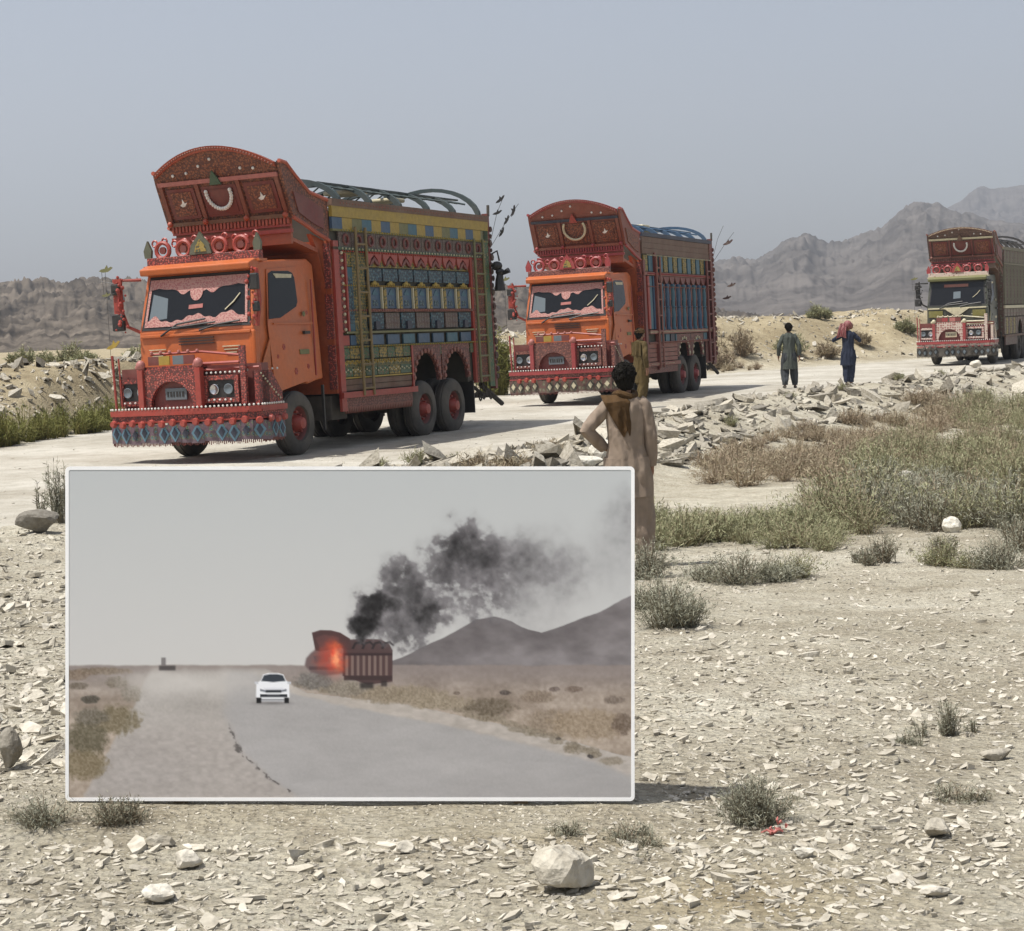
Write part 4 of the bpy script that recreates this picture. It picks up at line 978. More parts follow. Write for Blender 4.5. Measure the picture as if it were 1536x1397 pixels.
    if cfg['charm']:
        cm = MB(); cm.tube([(1.2,yb,3.42),(1.38,yb,3.5),(1.42,yb,3.3)], .02, 5).ball((1.36,yb,3.2), .12, 8, 6, (1,1,.8)).ball((1.42,yb,3.08), .10, 8, 6, (1,1,.7))
        cm.tube([(1.42,yb,3.1),(1.4,yb,2.9),(1.4,yb,2.7)], [.06,.09,.12], 8).tube([(1.42,yb,3.02),(1.62,yb,3.1)], [.03,.06], 6)
        cm.build('hanging_charm', BLACK, root, True)
    wi = MB(); wi.tube([(1.22,yb,3.55),(1.6,yb,4.05),(1.9,yb,4.4)], .005, 4).tube([(1.22,yb,3.6),(1.42,yb,4.25),(1.6,yb,4.6)], .005, 4)
    ww = wi.build('streamer_wire', BLACK, root)
    for (x, z, a, s_) in cfg['rear_birds']:
        q = MB(); flat_bird(q, (x,yb,z), s_, a); q.build('streamer_bird', cfg['birdm'], ww)
    return root

def ladder(root, X, y, w, z0, z1, m, lean=.0):
    ld = MB(); ld.tube([(X+.10,y,z0),(X+.10,y-lean,z1)], .026, 6).tube([(X+.10,y+w,z0),(X+.10,y+w-lean,z1)], .026, 6)
    o = ld.build('ladder', m, root, True)
    rm = MB().tube([(X+.10,0,0),(X+.10,w,0)], .02, 5).mesh('rung', m, True)
    n = 7; rep(rm, 'rung', o, [(0, y-lean*k/n, z0+(z1-z0)*(k+.3)/n) for k in range(n)])
    return o

def grid_row(root, X, s, ya, yb, n, z0, z1, m, name='side_panel', gap=.03, t=(.0, .03), alt=None):
    w = (yb-ya)/n; me = [MB().box(min(s*t[0],s*t[1]),max(s*t[0],s*t[1]),-w/2+gap/2,w/2-gap/2,-(z1-z0)/2,(z1-z0)/2).mesh(name, q) for q in ([m]+(alt or []))]
    return [rep(me[k % len(me)], name, root, [(s*X, ya+w*(k+.5), (z0+z1)/2)])[0] for k in range(n)]

OLIVE2 = plain('worn_yellow_ladder', (.22,.15,.05), .55, 0, .2)
def side_floral(root, X, Y0, Y1, cfg):
    """tall carved side: bands, arches, blue window panels, rails, wheel arches"""
    for s in (1, -1):
        bar = lambda ya, yb, z0, z1, m, t0=0, t1=.05, name='side_rail': MB().box(min(s*(X+t0),s*(X+t1)),max(s*(X+t0),s*(X+t1)),ya,yb,z0,z1).build(name, m, root)
        bar(Y0,Y1,4.08,4.2,cfg['cap'],-.1,.07); bar(Y0,Y1,3.90,4.08,cfg['band'],0,.06)
        grid_row(root, X, s, Y0, Y1, 18, 3.70, 3.895, BLUE, 'band_block', .004, (0,.05), [YELLOW, OLIVE, TEAL, YELLOW])
        bar(Y0,Y1,3.665,3.70,OLIVE,0,.055)
        for o in grid_row(root, X, s, 3.0, 8.9, 13, 3.40, 3.66, MOT_GREY, 'carved_panel', .02, (0,.035)):
            tor = MB().torus((s*.05,0,0), .085, .022, 'x', 12, 5); tor.build('rosette', DKRED if s > 0 else BROWN, o, True)
        bar(Y0,Y1,3.35,3.40,GREEN,0,.05)
        bar(Y0,Y1,3.08,3.34,MOT_GREEN,0,.008,'side_board')
        # main bay
        a, b2, n = 3.93, 8.25, 7; w = (b2-a)/n
        tri = MB().prism([(-w/2+.01,.13),(w/2-.01,.13),(w*.42,-.02),(w*.3,-.10),(w*.2,0),(0,.08),(-w*.2,0),(-w*.3,-.10),(-w*.42,-.02)], 'x', min(0,s*.05), max(0,s*.05)).mesh('scallop', RED)
        scr = MB().prism([(-w*.3,-.06),(-w*.2,.02),(0,.1),(w*.2,.02),(w*.3,-.06),(w*.1,-.02),(0,.04),(-w*.1,-.02)], 'x', min(0,s*.055), max(0,s*.055)).mesh('scallop_drop', DKRED)
        rep(tri, 'scallop', root, [(s*X, a+w*(k+.5), 3.22) for k in range(n)])
        rep(scr, 'scallop_drop', root, [(s*X, a+w*(k+.5), 3.16) for k in range(n)])
        grid_row(root, X, s, a, b2, n, 2.84, 3.06, MOT_BLUE, 'side_panel', .05)
        rep(MB().ball((s*.03,0,0), .05, 8, 5, (.6,1.3,1)).ball((s*.03,.1,-.02), .035, 6, 4).ball((s*.03,-.1,-.02), .035, 6, 4).mesh('side_flower', YELLOW, True), 'side_flower', root, [(s*X, a+w*(k+.5), 2.80) for k in range(n)])
        bar(a,b2,2.735,2.765,BROWN,0,.05)
        for o in grid_row(root, X, s, a, b2, n, 2.36, 2.73, BLUE, 'blue_panel', .2, (0,.02)):
            MB().prism([(-.1,.08),(0,.16),(.1,.08),(.1,.05),(-.1,.05)], 'x', min(s*.021,s*.03), max(s*.021,s*.03)).build('panel_top', TEAL, o)
            MB().box(min(s*.021,s*.028),max(s*.021,s*.028),-.09,.09,-.14,-.04).build('panel_inlay', MOT_BLUE, o)
        rep(MB().box(min(0,s*.06),max(0,s*.06),-.018,.018,-.19,.19).mesh('side_post', CREAM), 'side_post', root, [(s*X, a+w*(k+.86), 2.545) for k in range(n)])
        rep(MB().box(min(0,s*.05),max(0,s*.05),-.05,.05,-.19,.19).mesh('side_pilaster', MOT_GREEN), 'side_pilaster', root, [(s*X, a+w*(k+.06), 2.545) for k in range(n)])
        bar(a,b2,2.30,2.35,MOT_ROSE,0,.06)
        grid_row(root, X, s, a, b2, n, 2.0, 2.28, MOT_BLUE, 'side_panel', .07, (0,.03), [MOT_GREY])
        rep(MB().box(min(0,s*.075),max(0,s*.075),-.08,.08,-.07,.07).mesh('side_vent', NAVY), 'side_vent', root, [(s*X, a+w*(k+.45), 2.06) for k in (0,2,4,6)])
        bar(Y0+.3,b2,1.93,1.965,OLIVE if s > 0 else YELLOW,0,.075)
        grid_row(root, X, s, a, b2, n, 1.73, 1.90, BLUE, 'blue_block', .16, (0,.03), [BLUE, TEAL])
        bar(Y0,Y1,1.69,1.72,OLIVE,0,.045)
        for (ya, yb, m_) in ((Y0+.05,3.9,3),(3.95,5.5,5),(6.74,6.98,1),(8.1,8.3,1)):
            grid_row(root, X, s, ya, yb, m_, 1.50, 1.68, MOT_MULTI, 'pattern_tile', .03, (0,.03), [MOT_GREEN])
        for (ya, yb) in ((Y0+.05,5.5),):
            grid_row(root, X, s, ya, yb, 8, 1.38, 1.475, MOT_GREEN, 'pattern_tile', .02, (0,.03))
            grid_row(root, X, s, ya, yb, 6, 1.20, 1.355, MOT_MULTI, 'pattern_tile', .03, (0,.03), [MOT_GREEN, GREEN])
            bar(ya,yb,1.165,1.19,YELLOW,0,.04); bar(ya,yb,1.36,1.375,OLIVE,0,.035)
            for k in range(2): bar(ya,yb,.96+.1*k,1.05+.1*k,BROWN,0,.02,'lower_board')
        bar(Y0,5.6,.84,.94,RED,0,.09)
        bar(Y0+.15,5.5,.68,.84,MOT_ROSE,-.03,.02,'skirt')
        sk = MB()
        for k in range(40): sk.prism([(Y0+.17+.064*k,.68),(Y0+.23+.064*k,.68),(Y0+.2+.064*k,.575)], 'x', min(s*(X-.02),s*(X+.01)), max(s*(X-.02),s*(X+.01)))
        q = sk.build('skirt_points', ROSE, root); q['kind'] = 'stuff'
        for z, m_, st_, r_ in ((4.14,ROSE,.11,.022),(3.685,YELLOW,.10,.016),(3.375,CREAM,.12,.018),(3.33,RED,.09,.02),(2.75,YELLOW,.08,.016),(2.325,ROSE,.09,.02),(1.948,CREAM,.11,.014),(1.70,YELLOW,.10,.016)):
            beads([(s*(X+.062), Y0+.3+st_*k, z) for k in range(int((Y1-Y0-.4)/st_))], r_, 'stud_row', m_, root)
        for z in (1.43, 1.28): beads([(s*(X+.04), Y0+.2+.085*k, z+.03*(k % 2)) for k in range(30)], .018, 'stud_row', YELLOW if z > 1.4 else CREAM, root)
        # front pillar and tall panel
        bar(Y0,2.95,.62,3.5,RED,0,.05,'side_pillar'); bar(2.95,3.15,1.95,3.36,MOT_RED,0,.03,'side_pillar'); bar(3.15,3.2,1.95,3.3,RED,0,.06,'side_pillar')
        bar(3.21,3.44,1.97,3.06,TEAL,0,.025,'tall_panel'); bar(3.25,3.4,2.1,2.9,MOT_BLUE,.025,.035,'tall_panel')
        bar(2.97,3.2,1.73,1.9,RED,0,.03,'pattern_tile'); bar(3.24,3.44,1.73,1.9,BLUE,0,.03,'pattern_tile')
        bar(3.44,3.9,1.75,3.3,MOT_GREEN,0,.015,'side_board')
        bar(8.25,8.33,.9,3.36,RED,0,.06,'side_pillar'); bar(8.33,8.95,.9,3.36,MOT_CROWN,0,.015,'side_board'); bar(8.95,9.18,.8,3.9,MOT_MULTI,0,.05,'side_pillar')
        ladder(root, s*X if s > 0 else -X-.2, 3.5, .36, .86, 3.75, OLIVE2 if s > 0 else OLIVE); ladder(root, s*X if s > 0 else -X-.2, 8.4, .42, .9, 3.72, OLIVE)
        # wheel arches
        for cy in (6.12, 7.42):
            wa = arch_band(0, cy-.62, cy+.62, 1.02, 1.69, .5, min(s*(X-.02),s*(X+.035)), max(s*(X-.02),s*(X+.035))).build('wheel_arch', MOT_ROSE, root)
            cg = MB()
            for k in range(12):
                g = math.pi*(k+.5)/12; cg.ball((s*(X+.05), cy+.55*math.cos(g), 1.02+.56*math.sin(g)), .05, 6, 4, (.5,1,1))
            cg.build('arch_scallop', ROSE, wa, True)['kind'] = 'stuff'
        bar(5.5,5.56,.84,1.69,RED,0,.05,'side_pillar')
        beads([(s*(X+.05), 3.05, 2.0+.13*k) for k in range(11)], .03, 'stud_row', CREAM, root)

def side_columns(root, X, Y0, Y1, cfg):
    """second lorry: plain plank top, blue columns, rose boards below"""
    for s in (1, -1):
        bar = lambda ya, yb, z0, z1, m, t0=0, t1=.05, name='side_rail': MB().box(min(s*(X+t0),s*(X+t1)),max(s*(X+t0),s*(X+t1)),ya,yb,z0,z1).build(name, m, root)
        bar(Y0,Y1,4.1,4.2,NAVY,-.1,.06)
        for k in range(3): bar(Y0,Y1,3.66+.145*k,3.80+.145*k,BROWN,0,.04,'top_plank')
        grid_row(root, X, s, Y0+.05, 8.9, 14, 3.22, 3.63, MOT_GREEN, 'side_panel', .12, (0,.03), [TEAL])
        bar(Y0,Y1,3.12,3.2,ROSE,0,.07)
        a, b2, n = 4.0, 8.5, 9; w = (b2-a)/n
        tri = MB().prism([(-w/2+.01,.1),(w/2-.01,.1),(w*.3,-.03),(0,-.13),(-w*.3,-.03)], 'x', min(0,s*.045), max(0,s*.045)).mesh('scallop', DKRED)
        rep(tri, 'scallop', root, [(s*X, a+w*(k+.5), 3.01) for k in range(n)])
        col = MB()
        col.lathe([(-.62,.05),(-.58,.085),(-.5,.06),(-.2,.075),(-.02,.06),(0,.09),(.02,.06),(.3,.075),(.5,.06),(.56,.09),(.6,.05)], (s*.03,0,0), 'z', 10)
        cm_ = [col.mesh('side_column', q, True) for q in (TEAL, BLUE)]
        for k in range(n): rep(cm_[k % 2], 'side_column', root, [(s*X, a+w*(k+.5), 2.32)])
        st = MB().box(min(0,s*.05),max(0,s*.05),-.03,.03,-.6,.6); rep(st.mesh('side_strip', DKRED), 'side_strip', root, [(s*X, a+w*k, 2.32) for k in range(n+1)])
        for z in (2.05, 2.5): grid_row(root, X, s, a, b2, n, z, z+.3, MOT_CROWN, 'side_panel', .05, (0,.02), [MOT_BLUE])
        bar(Y0+.3,Y1,1.62,1.72,ROSE,0,.07)
        grid_row(root, X, s, a, b2, 10, 1.42, 1.60, NAVY, 'pattern_tile', .12, (0,.03), [TEAL])
        bar(Y0+.3,Y1,1.36,1.42,ROSE,0,.05)
        for k in range(4): bar(Y0+.1,5.5,.92+.115*k,1.02+.115*k,ROSE,0,.03,'lower_board')
        bar(Y0,5.6,.8,.9,ROSE,0,.08); bar(Y0+.15,5.5,.62,.79,MOT_ROSE,-.03,.02,'skirt')
        bar(Y0,2.95,.62,3.5,DKRED,0,.05,'side_pillar'); bar(3.05,3.2,1.75,3.1,RED,0,.06,'side_pillar'); bar(3.25,3.5,1.75,3.1,TEAL,0,.03,'tall_panel'); bar(3.55,3.65,1.75,3.1,BLUE,0,.05,'tall_panel')
        bar(3.68,3.78,.7,3.7,DKRED,0,.08,'side_pillar')
        for z, m_, st_, r_ in ((3.63,CREAM,.12,.018),(3.16,CRIMSON,.09,.022),(2.83,ROSE,.1,.018),(1.67,CREAM,.10,.018),(1.39,ROSE,.09,.018),(.85,CREAM,.12,.016)):
            beads([(s*(X+.075), Y0+.3+st_*k, z) for k in range(int(((5.3 if z < 1 else Y1)-Y0-.4)/st_))], r_, 'stud_row', m_, root)
        bar(8.55,8.7,.8,3.66,DKRED,0,.07,'side_pillar'); bar(8.95,9.18,.7,4.1,MOT_ROSE,0,.06,'side_pillar'); bar(8.3,8.95,.75,1.36,MOT_ROSE,0,.02,'side_board')
        ladder(root, s*X if s > 0 else -X-.2, 3.72, .32, .75, 3.6, ROSE); ladder(root, s*X if s > 0 else -X-.2, 8.45, .4, .8, 3.6, DKRED)
        for cy in (6.12, 7.42):
            wa = arch_band(0, cy-.62, cy+.62, 1.0, 1.36 if False else 1.60, .45, min(s*(X-.02),s*(X+.035)), max(s*(X-.02),s*(X+.035))).build('wheel_arch', MOT_ROSE, root)
            cg = MB()
            for k in range(9):
                g = math.pi*(k+.5)/9; cg.ball((s*(X+.05), cy+.5*math.cos(g), 1.0+.5*math.sin(g)), .045, 6, 4, (.5,1,1))
            cg.build('arch_scallop', CREAM, wa, True)['kind'] = 'stuff'

def side_slats(root, X, Y0, Y1, cfg):
    """third lorry: dull khaki boards with upright slats"""
    for s in (1, -1):
        bar = lambda ya, yb, z0, z1, m, t0=0, t1=.05, name='side_rail': MB().box(min(s*(X+t0),s*(X+t1)),max(s*(X+t0),s*(X+t1)),ya,yb,z0,z1).build(name, m, root)
        bar(Y0,Y1,4.08,4.2,KHAKI,-.1,.06); bar(Y0,Y1,3.55,3.62,KHAKI,0,.06)
        bar(Y0,Y1,1.95,2.06,CREAM,0,.07); bar(Y0,Y1,.9,.98,BROWN,0,.07)
        grid_row(root, X, s, Y0, Y1, 22, 3.63, 4.07, MOT_KHAKI, 'side_slat', .06, (0,.05), [KHAKI])
        grid_row(root, X, s, Y0, Y1, 26, 2.1, 3.54, KHAKI, 'side_slat', .11, (0,.06), [KHAKI, MOT_KHAKI])
        grid_row(root, X, s, Y0, Y1, 10, 1.66, 1.93, MOT_KHAKI, 'side_panel', .06)
        grid_row(root, X, s, Y0, 5.5, 7, 1.0, 1.62, MOT_KHAKI, 'side_panel', .05, (0,.03), [MOT_GREEN])
        bar(Y0+.2,5.5,.6,.9,MOT_KHAKI,-.03,.02,'skirt')
        for cy in (6.12, 7.42):
            arch_band(0, cy-.62, cy+.62, 1.0, 1.62, .5, min(s*(X-.02),s*(X+.035)), max(s*(X-.02),s*(X+.035))).build('wheel_arch', MOT_KHAKI, root)

KHAKI = plain('khaki_board', (.17, .155, .10), .7, 0, .3)
CABGREEN = plain('dark_green_paint', (.045, .055, .035), .4, 0, .25)
CABYEL = plain('ochre_green_paint', (.20, .18, .04), .45, 0, .2)
BOWTEAL = plain('grey_teal_bow', (.03, .055, .06), .6, 0, .2)
BOWBLUE = plain('blue_bow', (.035, .10, .19), .5, 0, .15)
BOWBLK = plain('black_bow', (.022, .022, .025), .6, 0, .2)
CRIMSON = plain('crimson_paint', (.33, .03, .035), .45, 0, .18)
GRP = 'decorated cargo trucks in line on the dirt road'
base = dict(group=GRP, rim=DKRED, hub=RED, cab=ORANGE, glass=GLASS, stickers=True, visor=ORANGE, seam=ORANGE, marker=plain('pale_orange_mark', (.5,.13,.03), .5), emblem=OLIVE, trim=RED, flower=RED, birds=3,
            front=RED, front_m=MOT_RED, disc=RED, discs=True, fringe=MOT_DIAM, fringe_a=plain('sky_blue_paint', (.09,.21,.29), .5), fringe_b=NAVY, tassel=DKRED, knob=PINK, tag_a=YELLOW, tag_b=PANE, bar=RED, boss=DKRED, leaf=plain('dull_green_leaf', (.09,.10,.06), .5),
            rise=.34, ctrim=plain('rust_red_trim', (.40,.065,.028), .5, 0, .15), cpost=plain('rust_post', (.22,.05,.025), .5, 0, .2), crown=MOT_CROWN, crail=PINK, crail2=BROWN, cpanel=DKRED, stud=ROSE, ring=False, cleaf=GREEN, soffit=plain('deep_orange_red', (.36,.07,.02), .45, 0, .15), core=plain('dark_box', (.035,.035,.025), .7, 0, .2), side=side_floral,
            cap=BROWN, band=YELLOW, boards=BROWN, pend=MOT_GREY, bows=BOWTEAL, bow_h=.50, charm=True, rear_birds=[(1.5,3.85,.9,.2),(1.62,4.08,.9,.2),(1.78,4.25,1.1,.22),(1.42,4.25,.2,.2),(1.5,4.5,.5,.22)], birdm=BLACK)
truck(base, (-5.06, 28.3, 0), .409, (R(-.3), R(-1.25), 0), 'orange decorated truck nearest the camera, with yellow top band and blue window panels')
two = dict(base); two.update(ctrim=CRIMSON, front=CRIMSON, front_m=MOT_ROSE, fringe=MOT_KHAKI, fringe_a=DARK, fringe_b=CREAM, discs=False, birds=1, ring=True, cleaf=RED, crail=NAVY, crail2=ROSE, cpanel=MOT_CROWN, crown=plain('crown_maroon', (.24,.055,.03), .5, 0, .15),
            side=side_columns, bows=BOWBLUE, bow_h=.38, charm=False, rear_birds=[(1.7,4.1,.3,.3),(1.75,2.9,.2,.25),(1.6,2.55,.1,.25)], birdm=MOT_GREY, pend=MOT_ROSE, boards=ROSE, leaf=CRIMSON, rise=.30, hub=CRIMSON)
truck(two, (1.33, 43.4, 0), .385, (R(-.3), R(-1.15), 0), 'orange decorated truck in the middle of the line, with blue columns and plank top')
three = dict(base); three.update(cpost=DKRED, ctrim=plain('dull_rose_trim', (.22,.07,.055), .6, 0, .25), cab=CABGREEN, stickers=False, visor=OLIVE, seam=CREAM, marker=CABYEL, emblem=CREAM, trim=BLACK, flower=BLACK, birds=1, front=CRIMSON, front_m=motif('pale_crimson', [(.33,.04,.045,1), (.5,.2,.18,1), (.2,.03,.03,1), (.62,.5,.42,1)], 12),
            fringe=DARK, fringe_a=BLACK, fringe_b=PANE, disc=DARK, discs=False, tassel=DARK, knob=CREAM, tag_a=CRIMSON, tag_b=PINK, bar=CREAM, boss=DKRED, leaf=CRIMSON, rise=.22, crown=motif('brown_carving', [(.30,.2,.15,1),(.12,.055,.04,1),(.17,.08,.06,1),(.09,.04,.03,1)], 22, rnd=.7), crail=CREAM, crail2=ROSE, cpanel=DKRED, stud=CREAM, cleaf=BROWN,
            soffit=BROWN, core=plain('khaki_core', (.06,.055,.035), .8, 0, .25), side=side_slats, cap=KHAKI, boards=KHAKI, bows=BOWBLK, bow_h=.5, charm=False, rear_birds=[], rim=DARK, hub=DARK)
t3 = truck(three, (15.9, 64.0, 0), .44, (0, R(-.4), 0), 'dark green truck with khaki slatted sides and maroon crown, farthest in the line')
MB().prism([(-.45,2.02),(.45,2.02),(.12,1.80),(0,1.74),(-.12,1.80)], 'y', .30, .333).build('front_chevron', CREAM, t3)
MB().box(-1.0,-.5,.318,.35,1.72,1.95).build('front_panel', CABYEL, t3); MB().box(.55,1.0,.318,.35,1.72,1.95).build('front_panel', CABYEL, t3)
plain, motif = _plain, _motif

# ------------------------------------------------------------------ people
def cloth(name, col, rough=.9):
    m, n, l, b = nodes_of(name)
    tc = n.new('ShaderNodeTexCoord'); z = n.new('ShaderNodeTexNoise'); z.inputs['Scale'].default_value = 9; z.inputs['Detail'].default_value = 5
    l.new(tc.outputs['Object'], z.inputs['Vector'])
    rp = ramp(n, [(.3, tuple(c*.85 for c in col)+(1,)), (.7, tuple(min(1, c*1.12) for c in col)+(1,))]); l.new(z.outputs['Fac'], rp.inputs[0]); l.new(rp.outputs[0], b.inputs['Base Color'])
    wv = n.new('ShaderNodeTexWave'); wv.inputs['Scale'].default_value = 3; wv.inputs['Distortion'].default_value = 6; wv.inputs['Detail'].default_value = 3
    l.new(tc.outputs['Object'], wv.inputs['Vector'])
    bp = n.new('ShaderNodeBump'); bp.inputs['Strength'].default_value = .4; bp.inputs['Distance'].default_value = .05; l.new(wv.outputs['Fac'], bp.inputs['Height']); l.new(bp.outputs[0], b.inputs['Normal'])
    b.inputs['Roughness'].default_value = rough; b.inputs['Specular IOR Level'].default_value = .2
    return m
SKIN = plain('skin', (.23, .115, .07), .55, 0, .0, .06)
HAIR = plain('black_hair', (.010, .009, .008), 1.0, 0, .03); HAIR.node_tree.nodes['Principled BSDF'].inputs['Specular IOR Level'].default_value = .06

def loft(rings, n=26, fold=.0, freq=9, seed=0, close=True):
    """rings: (centre, half width, half depth, tilt axis dir) -> tube with soft folds"""
    V, F_ = [], []
    cs = [Vector(r_[0]) for r_ in rings]; ref = None
    for i, (c, a, b2) in enumerate(rings):
        t = (cs[min(i+1, len(cs)-1)] - cs[max(i-1, 0)]).normalized()
        ex = Vector((1, 0, 0)) - t*t.x
        if ex.length < .25: ex = Vector((0, 1, 0)) - t*t.y
        ex.normalize(); ey = t.cross(ex).normalized()
        for k in range(n):
            g = 2*math.pi*k/n; w = i/max(1, len(rings)-1)
            f = 1 + fold*(math.sin(freq*g+seed+w*2.2)*.6+math.sin((freq*.5+1)*g-w*5+seed*2)*.4)*(.25+w)+fold*.5*math.sin(w*26+math.sin(g*2+seed)*2.2)
            V.append(tuple(cs[i]+ex*(a*f*math.cos(g))+ey*(b2*f*math.sin(g))))
    for i in range(len(rings)-1):
        for k in range(n): F_.append((i*n+k, i*n+(k+1) % n, (i+1)*n+(k+1) % n, (i+1)*n+k))
    if close: F_ += [tuple(range(n))]
    return V, F_

def dense(keys, m=5):
    out = []
    for a, b2 in zip(keys[:-1], keys[1:]):
        for k in range(m):
            t = k/m; out.append((tuple(Vector(a[0]).lerp(Vector(b2[0]), t)), a[1]*(1-t)+b2[1]*t, a[2]*(1-t)+b2[2]*t))
    return out+[keys[-1]]

def person(label, loc, yaw, H, pose, top, bottom, hem=.55, hair=True, extra=None):
    root = empty('person', loc, (0, 0, yaw)); tag(root, label, 'person', 'men walking and standing by the trucks'); k = H/1.74; root.scale = (k, k, k)
    V, E, Rr = [], [], []
    def add(p, r_, par=None):
        V.append(tuple(p)); Rr.append(r_)
        if par is not None: E.append((par, len(V)-1))
        return len(V)-1
    pel = add((0,0,.93), .125); sp = add((0,-.01,1.12), .115, pel); ches = add((0,-.01,1.33), .13, sp)
    nb = add((0,-.005,1.465), .06, ches); nk = add((0,.015,1.53), .05, nb)
    hx = pose.get('look', 0.0)
    hd = add((0,.03,1.60), .078, nk); ht = add((0,.02,1.68), .078, hd)
    fx, fy = math.sin(hx), math.cos(hx)
    jaw = add((.055*fx,.03+.055*fy,1.565), .045, hd); add((.115*fx,.03+.115*fy,1.60), .012, hd)
    for s in (-1, 1): add((s*.088*fy,.02-s*.088*fx,1.61), .017, hd)
    for s, key in ((-1,'left'), (1,'right')):
        el, wr = Vector(pose[key][0]), Vector(pose[key][1])
        sh = add((s*.15,-.005,1.41), .048, ches); e = add(el, .04, sh); w = add(wr, .027, e)
        d = (Vector(pose[key][2])-wr).normalized() if len(pose[key]) > 2 else (wr-el).normalized()
        pm = add(wr+d*.07, .032, w); axis = Vector((0,1,0)) if abs(d.y) < .7 else Vector((1,0,0))
        sd = d.cross(axis).normalized(); ax = sd.cross(d).normalized(); inw = -s*Vector((1,0,0))
        for q, (o_, L_) in enumerate(((-.028,.062),(-.009,.075),(.010,.07),(.028,.052))):
            f0 = add(wr+d*.095+ax*o_, .0095, pm); f1 = add(wr+d*(.095+L_*.5)+ax*o_*1.15+inw*.008, .0085, f0); add(wr+d*(.095+L_)+ax*o_*1.1+inw*.03, .007, f1)
        th = add(wr+d*.05+ax*.045, .011, w); add(wr+d*.09+ax*.062+inw*.01, .009, th)
    feet = pose['feet']
    for s, (kx, ax_) in ((-1, feet[0]), (1, feet[1])):
        hp = add((s*.09,0,.86), .085, pel); kn = add(kx, .058, hp); an = add(ax_, .036, kn)
        a = Vector(ax_); he = add(a+Vector((0,-.045,-.045)), .03, an); bl = add(a+Vector((s*.015,.10,-.055)), .034, an); add(a+Vector((s*.02,.165,-.06)), .024, bl)
    me = bpy.data.meshes.new('body'); me.from_pydata(V, E, []); me.materials.append(SKIN)
    bo = link(me, 'body', root)
    sk = bo.modifiers.new('skin', 'SKIN'); sk.use_smooth_shade = True
    for i, r_ in enumerate(Rr): me.skin_vertices[0].data[i].radius = (r_, r_)
    me.skin_vertices[0].data[0].use_root = True
    sb = bo.modifiers.new('sub', 'SUBSURF'); sb.levels = 1; sb.render_levels = 2
    # long tunic with sleeves
    sway = pose.get('sway', 0)
    km = [((0,.0,1.495),.068,.066),((0,0,1.465),.11,.085),((0,-.01,1.43),.148,.098),((0,-.015,1.36),.174,.114),((0,-.015,1.2),.160,.114),((0,-.01,1.05),.158,.118),((sway*.3,0,.92),.188,.14),((sway*.7,0,.75),.202,.145),((sway,0,hem),.21,.15)]
    mb = MB(); mb.add(*loft(dense(km, 5), 40, .026, 7, pose.get('seed', 1)))
    for s, key in ((-1,'left'), (1,'right')):
        el, wr = pose[key][0], pose[key][1]
        sl = [((s*.11,-.005,1.425),.062,.075),((s*.158,-.005,1.385),.064,.072),(tuple((Vector((s*.168,0,1.38))*.4+Vector(el)*.6)),.060,.064),(el,.056,.058),(tuple(Vector(el).lerp(Vector(wr),.55)),.056,.058),(tuple(Vector(el).lerp(Vector(wr),.96)),.046,.05)]
        mb.add(*loft(dense(sl, 5), 20, .07, 5, s*2+pose.get('seed', 1)))
    mb.build('kameez', top, root, True)
    mb = MB()
    for s, (kx, ax_) in ((-1, feet[0]), (1, feet[1])):
        a = Vector(ax_); tl = [((s*.075,0,.95),.115,.13),((s*.09,0,.78),.125,.135),(kx,.115,.12),(tuple(Vector(kx).lerp(a,.5)),.105,.11),(tuple(a+Vector((0,0,.10))),.085,.095),(tuple(a+Vector((0,0,.0))),.07,.085)]
        mb.add(*loft(dense(tl, 5), 22, .08, 6, s+pose.get('seed', 1)))
    mb.build('shalwar', bottom, root, True)
    shm = MB()
    for s, (kx, ax_) in ((-1, feet[0]), (1, feet[1])):
        a = Vector(ax_); shm.add(*loft([(tuple(a+Vector((0,-.085,-.058))),.02,.018),(tuple(a+Vector((0,-.07,-.05))),.038,.03),(tuple(a+Vector((s*.01,.04,-.05))),.045,.036),(tuple(a+Vector((s*.02,.14,-.06))),.046,.026),(tuple(a+Vector((s*.02,.2,-.066))),.02,.014)], 12))
    shm.build('sandal', DARK, root, True)
    if hair:
        hb = MB(); hb.ball((0,.0,1.655), .103, 36, 22, (.93,1.04,1.0)); hb.ball((0,-.035,1.60), .082, 30, 16, (1.0,.7,1.0))
        vv = []
        for p in hb.v:
            q = float(vnoise(np.array([p[0]*75+9+H*9]), np.array([p[2]*60+p[1]*40]))[0]); c = Vector((0,.0,1.65)); d = Vector(p)-c
            vv.append(tuple(c+d*(.88+.27*q)))
        hb.v = vv
        g = np.random.default_rng(int(H*100))
        for q in range(170):
            a, e = g.uniform(0, 6.28), g.uniform(-.25, 1.5); d = Vector((math.cos(a)*math.cos(e)*.96, math.sin(a)*math.cos(e)-(.05), math.sin(e)))
            if d.y > .55 and e < .7: continue
            p = Vector((0, -.005, 1.652))+d*.100; t = d.cross(Vector((g.normal(), g.normal(), g.normal()))).normalized()
            hb.tube([p, p+t*.022+d*.008, p+t*.042-Vector((0, 0, .012))], [.006, .005, .001], 3, False)
        hb.build('hair', HAIR, root, True)
    if extra: extra(root)
    return root

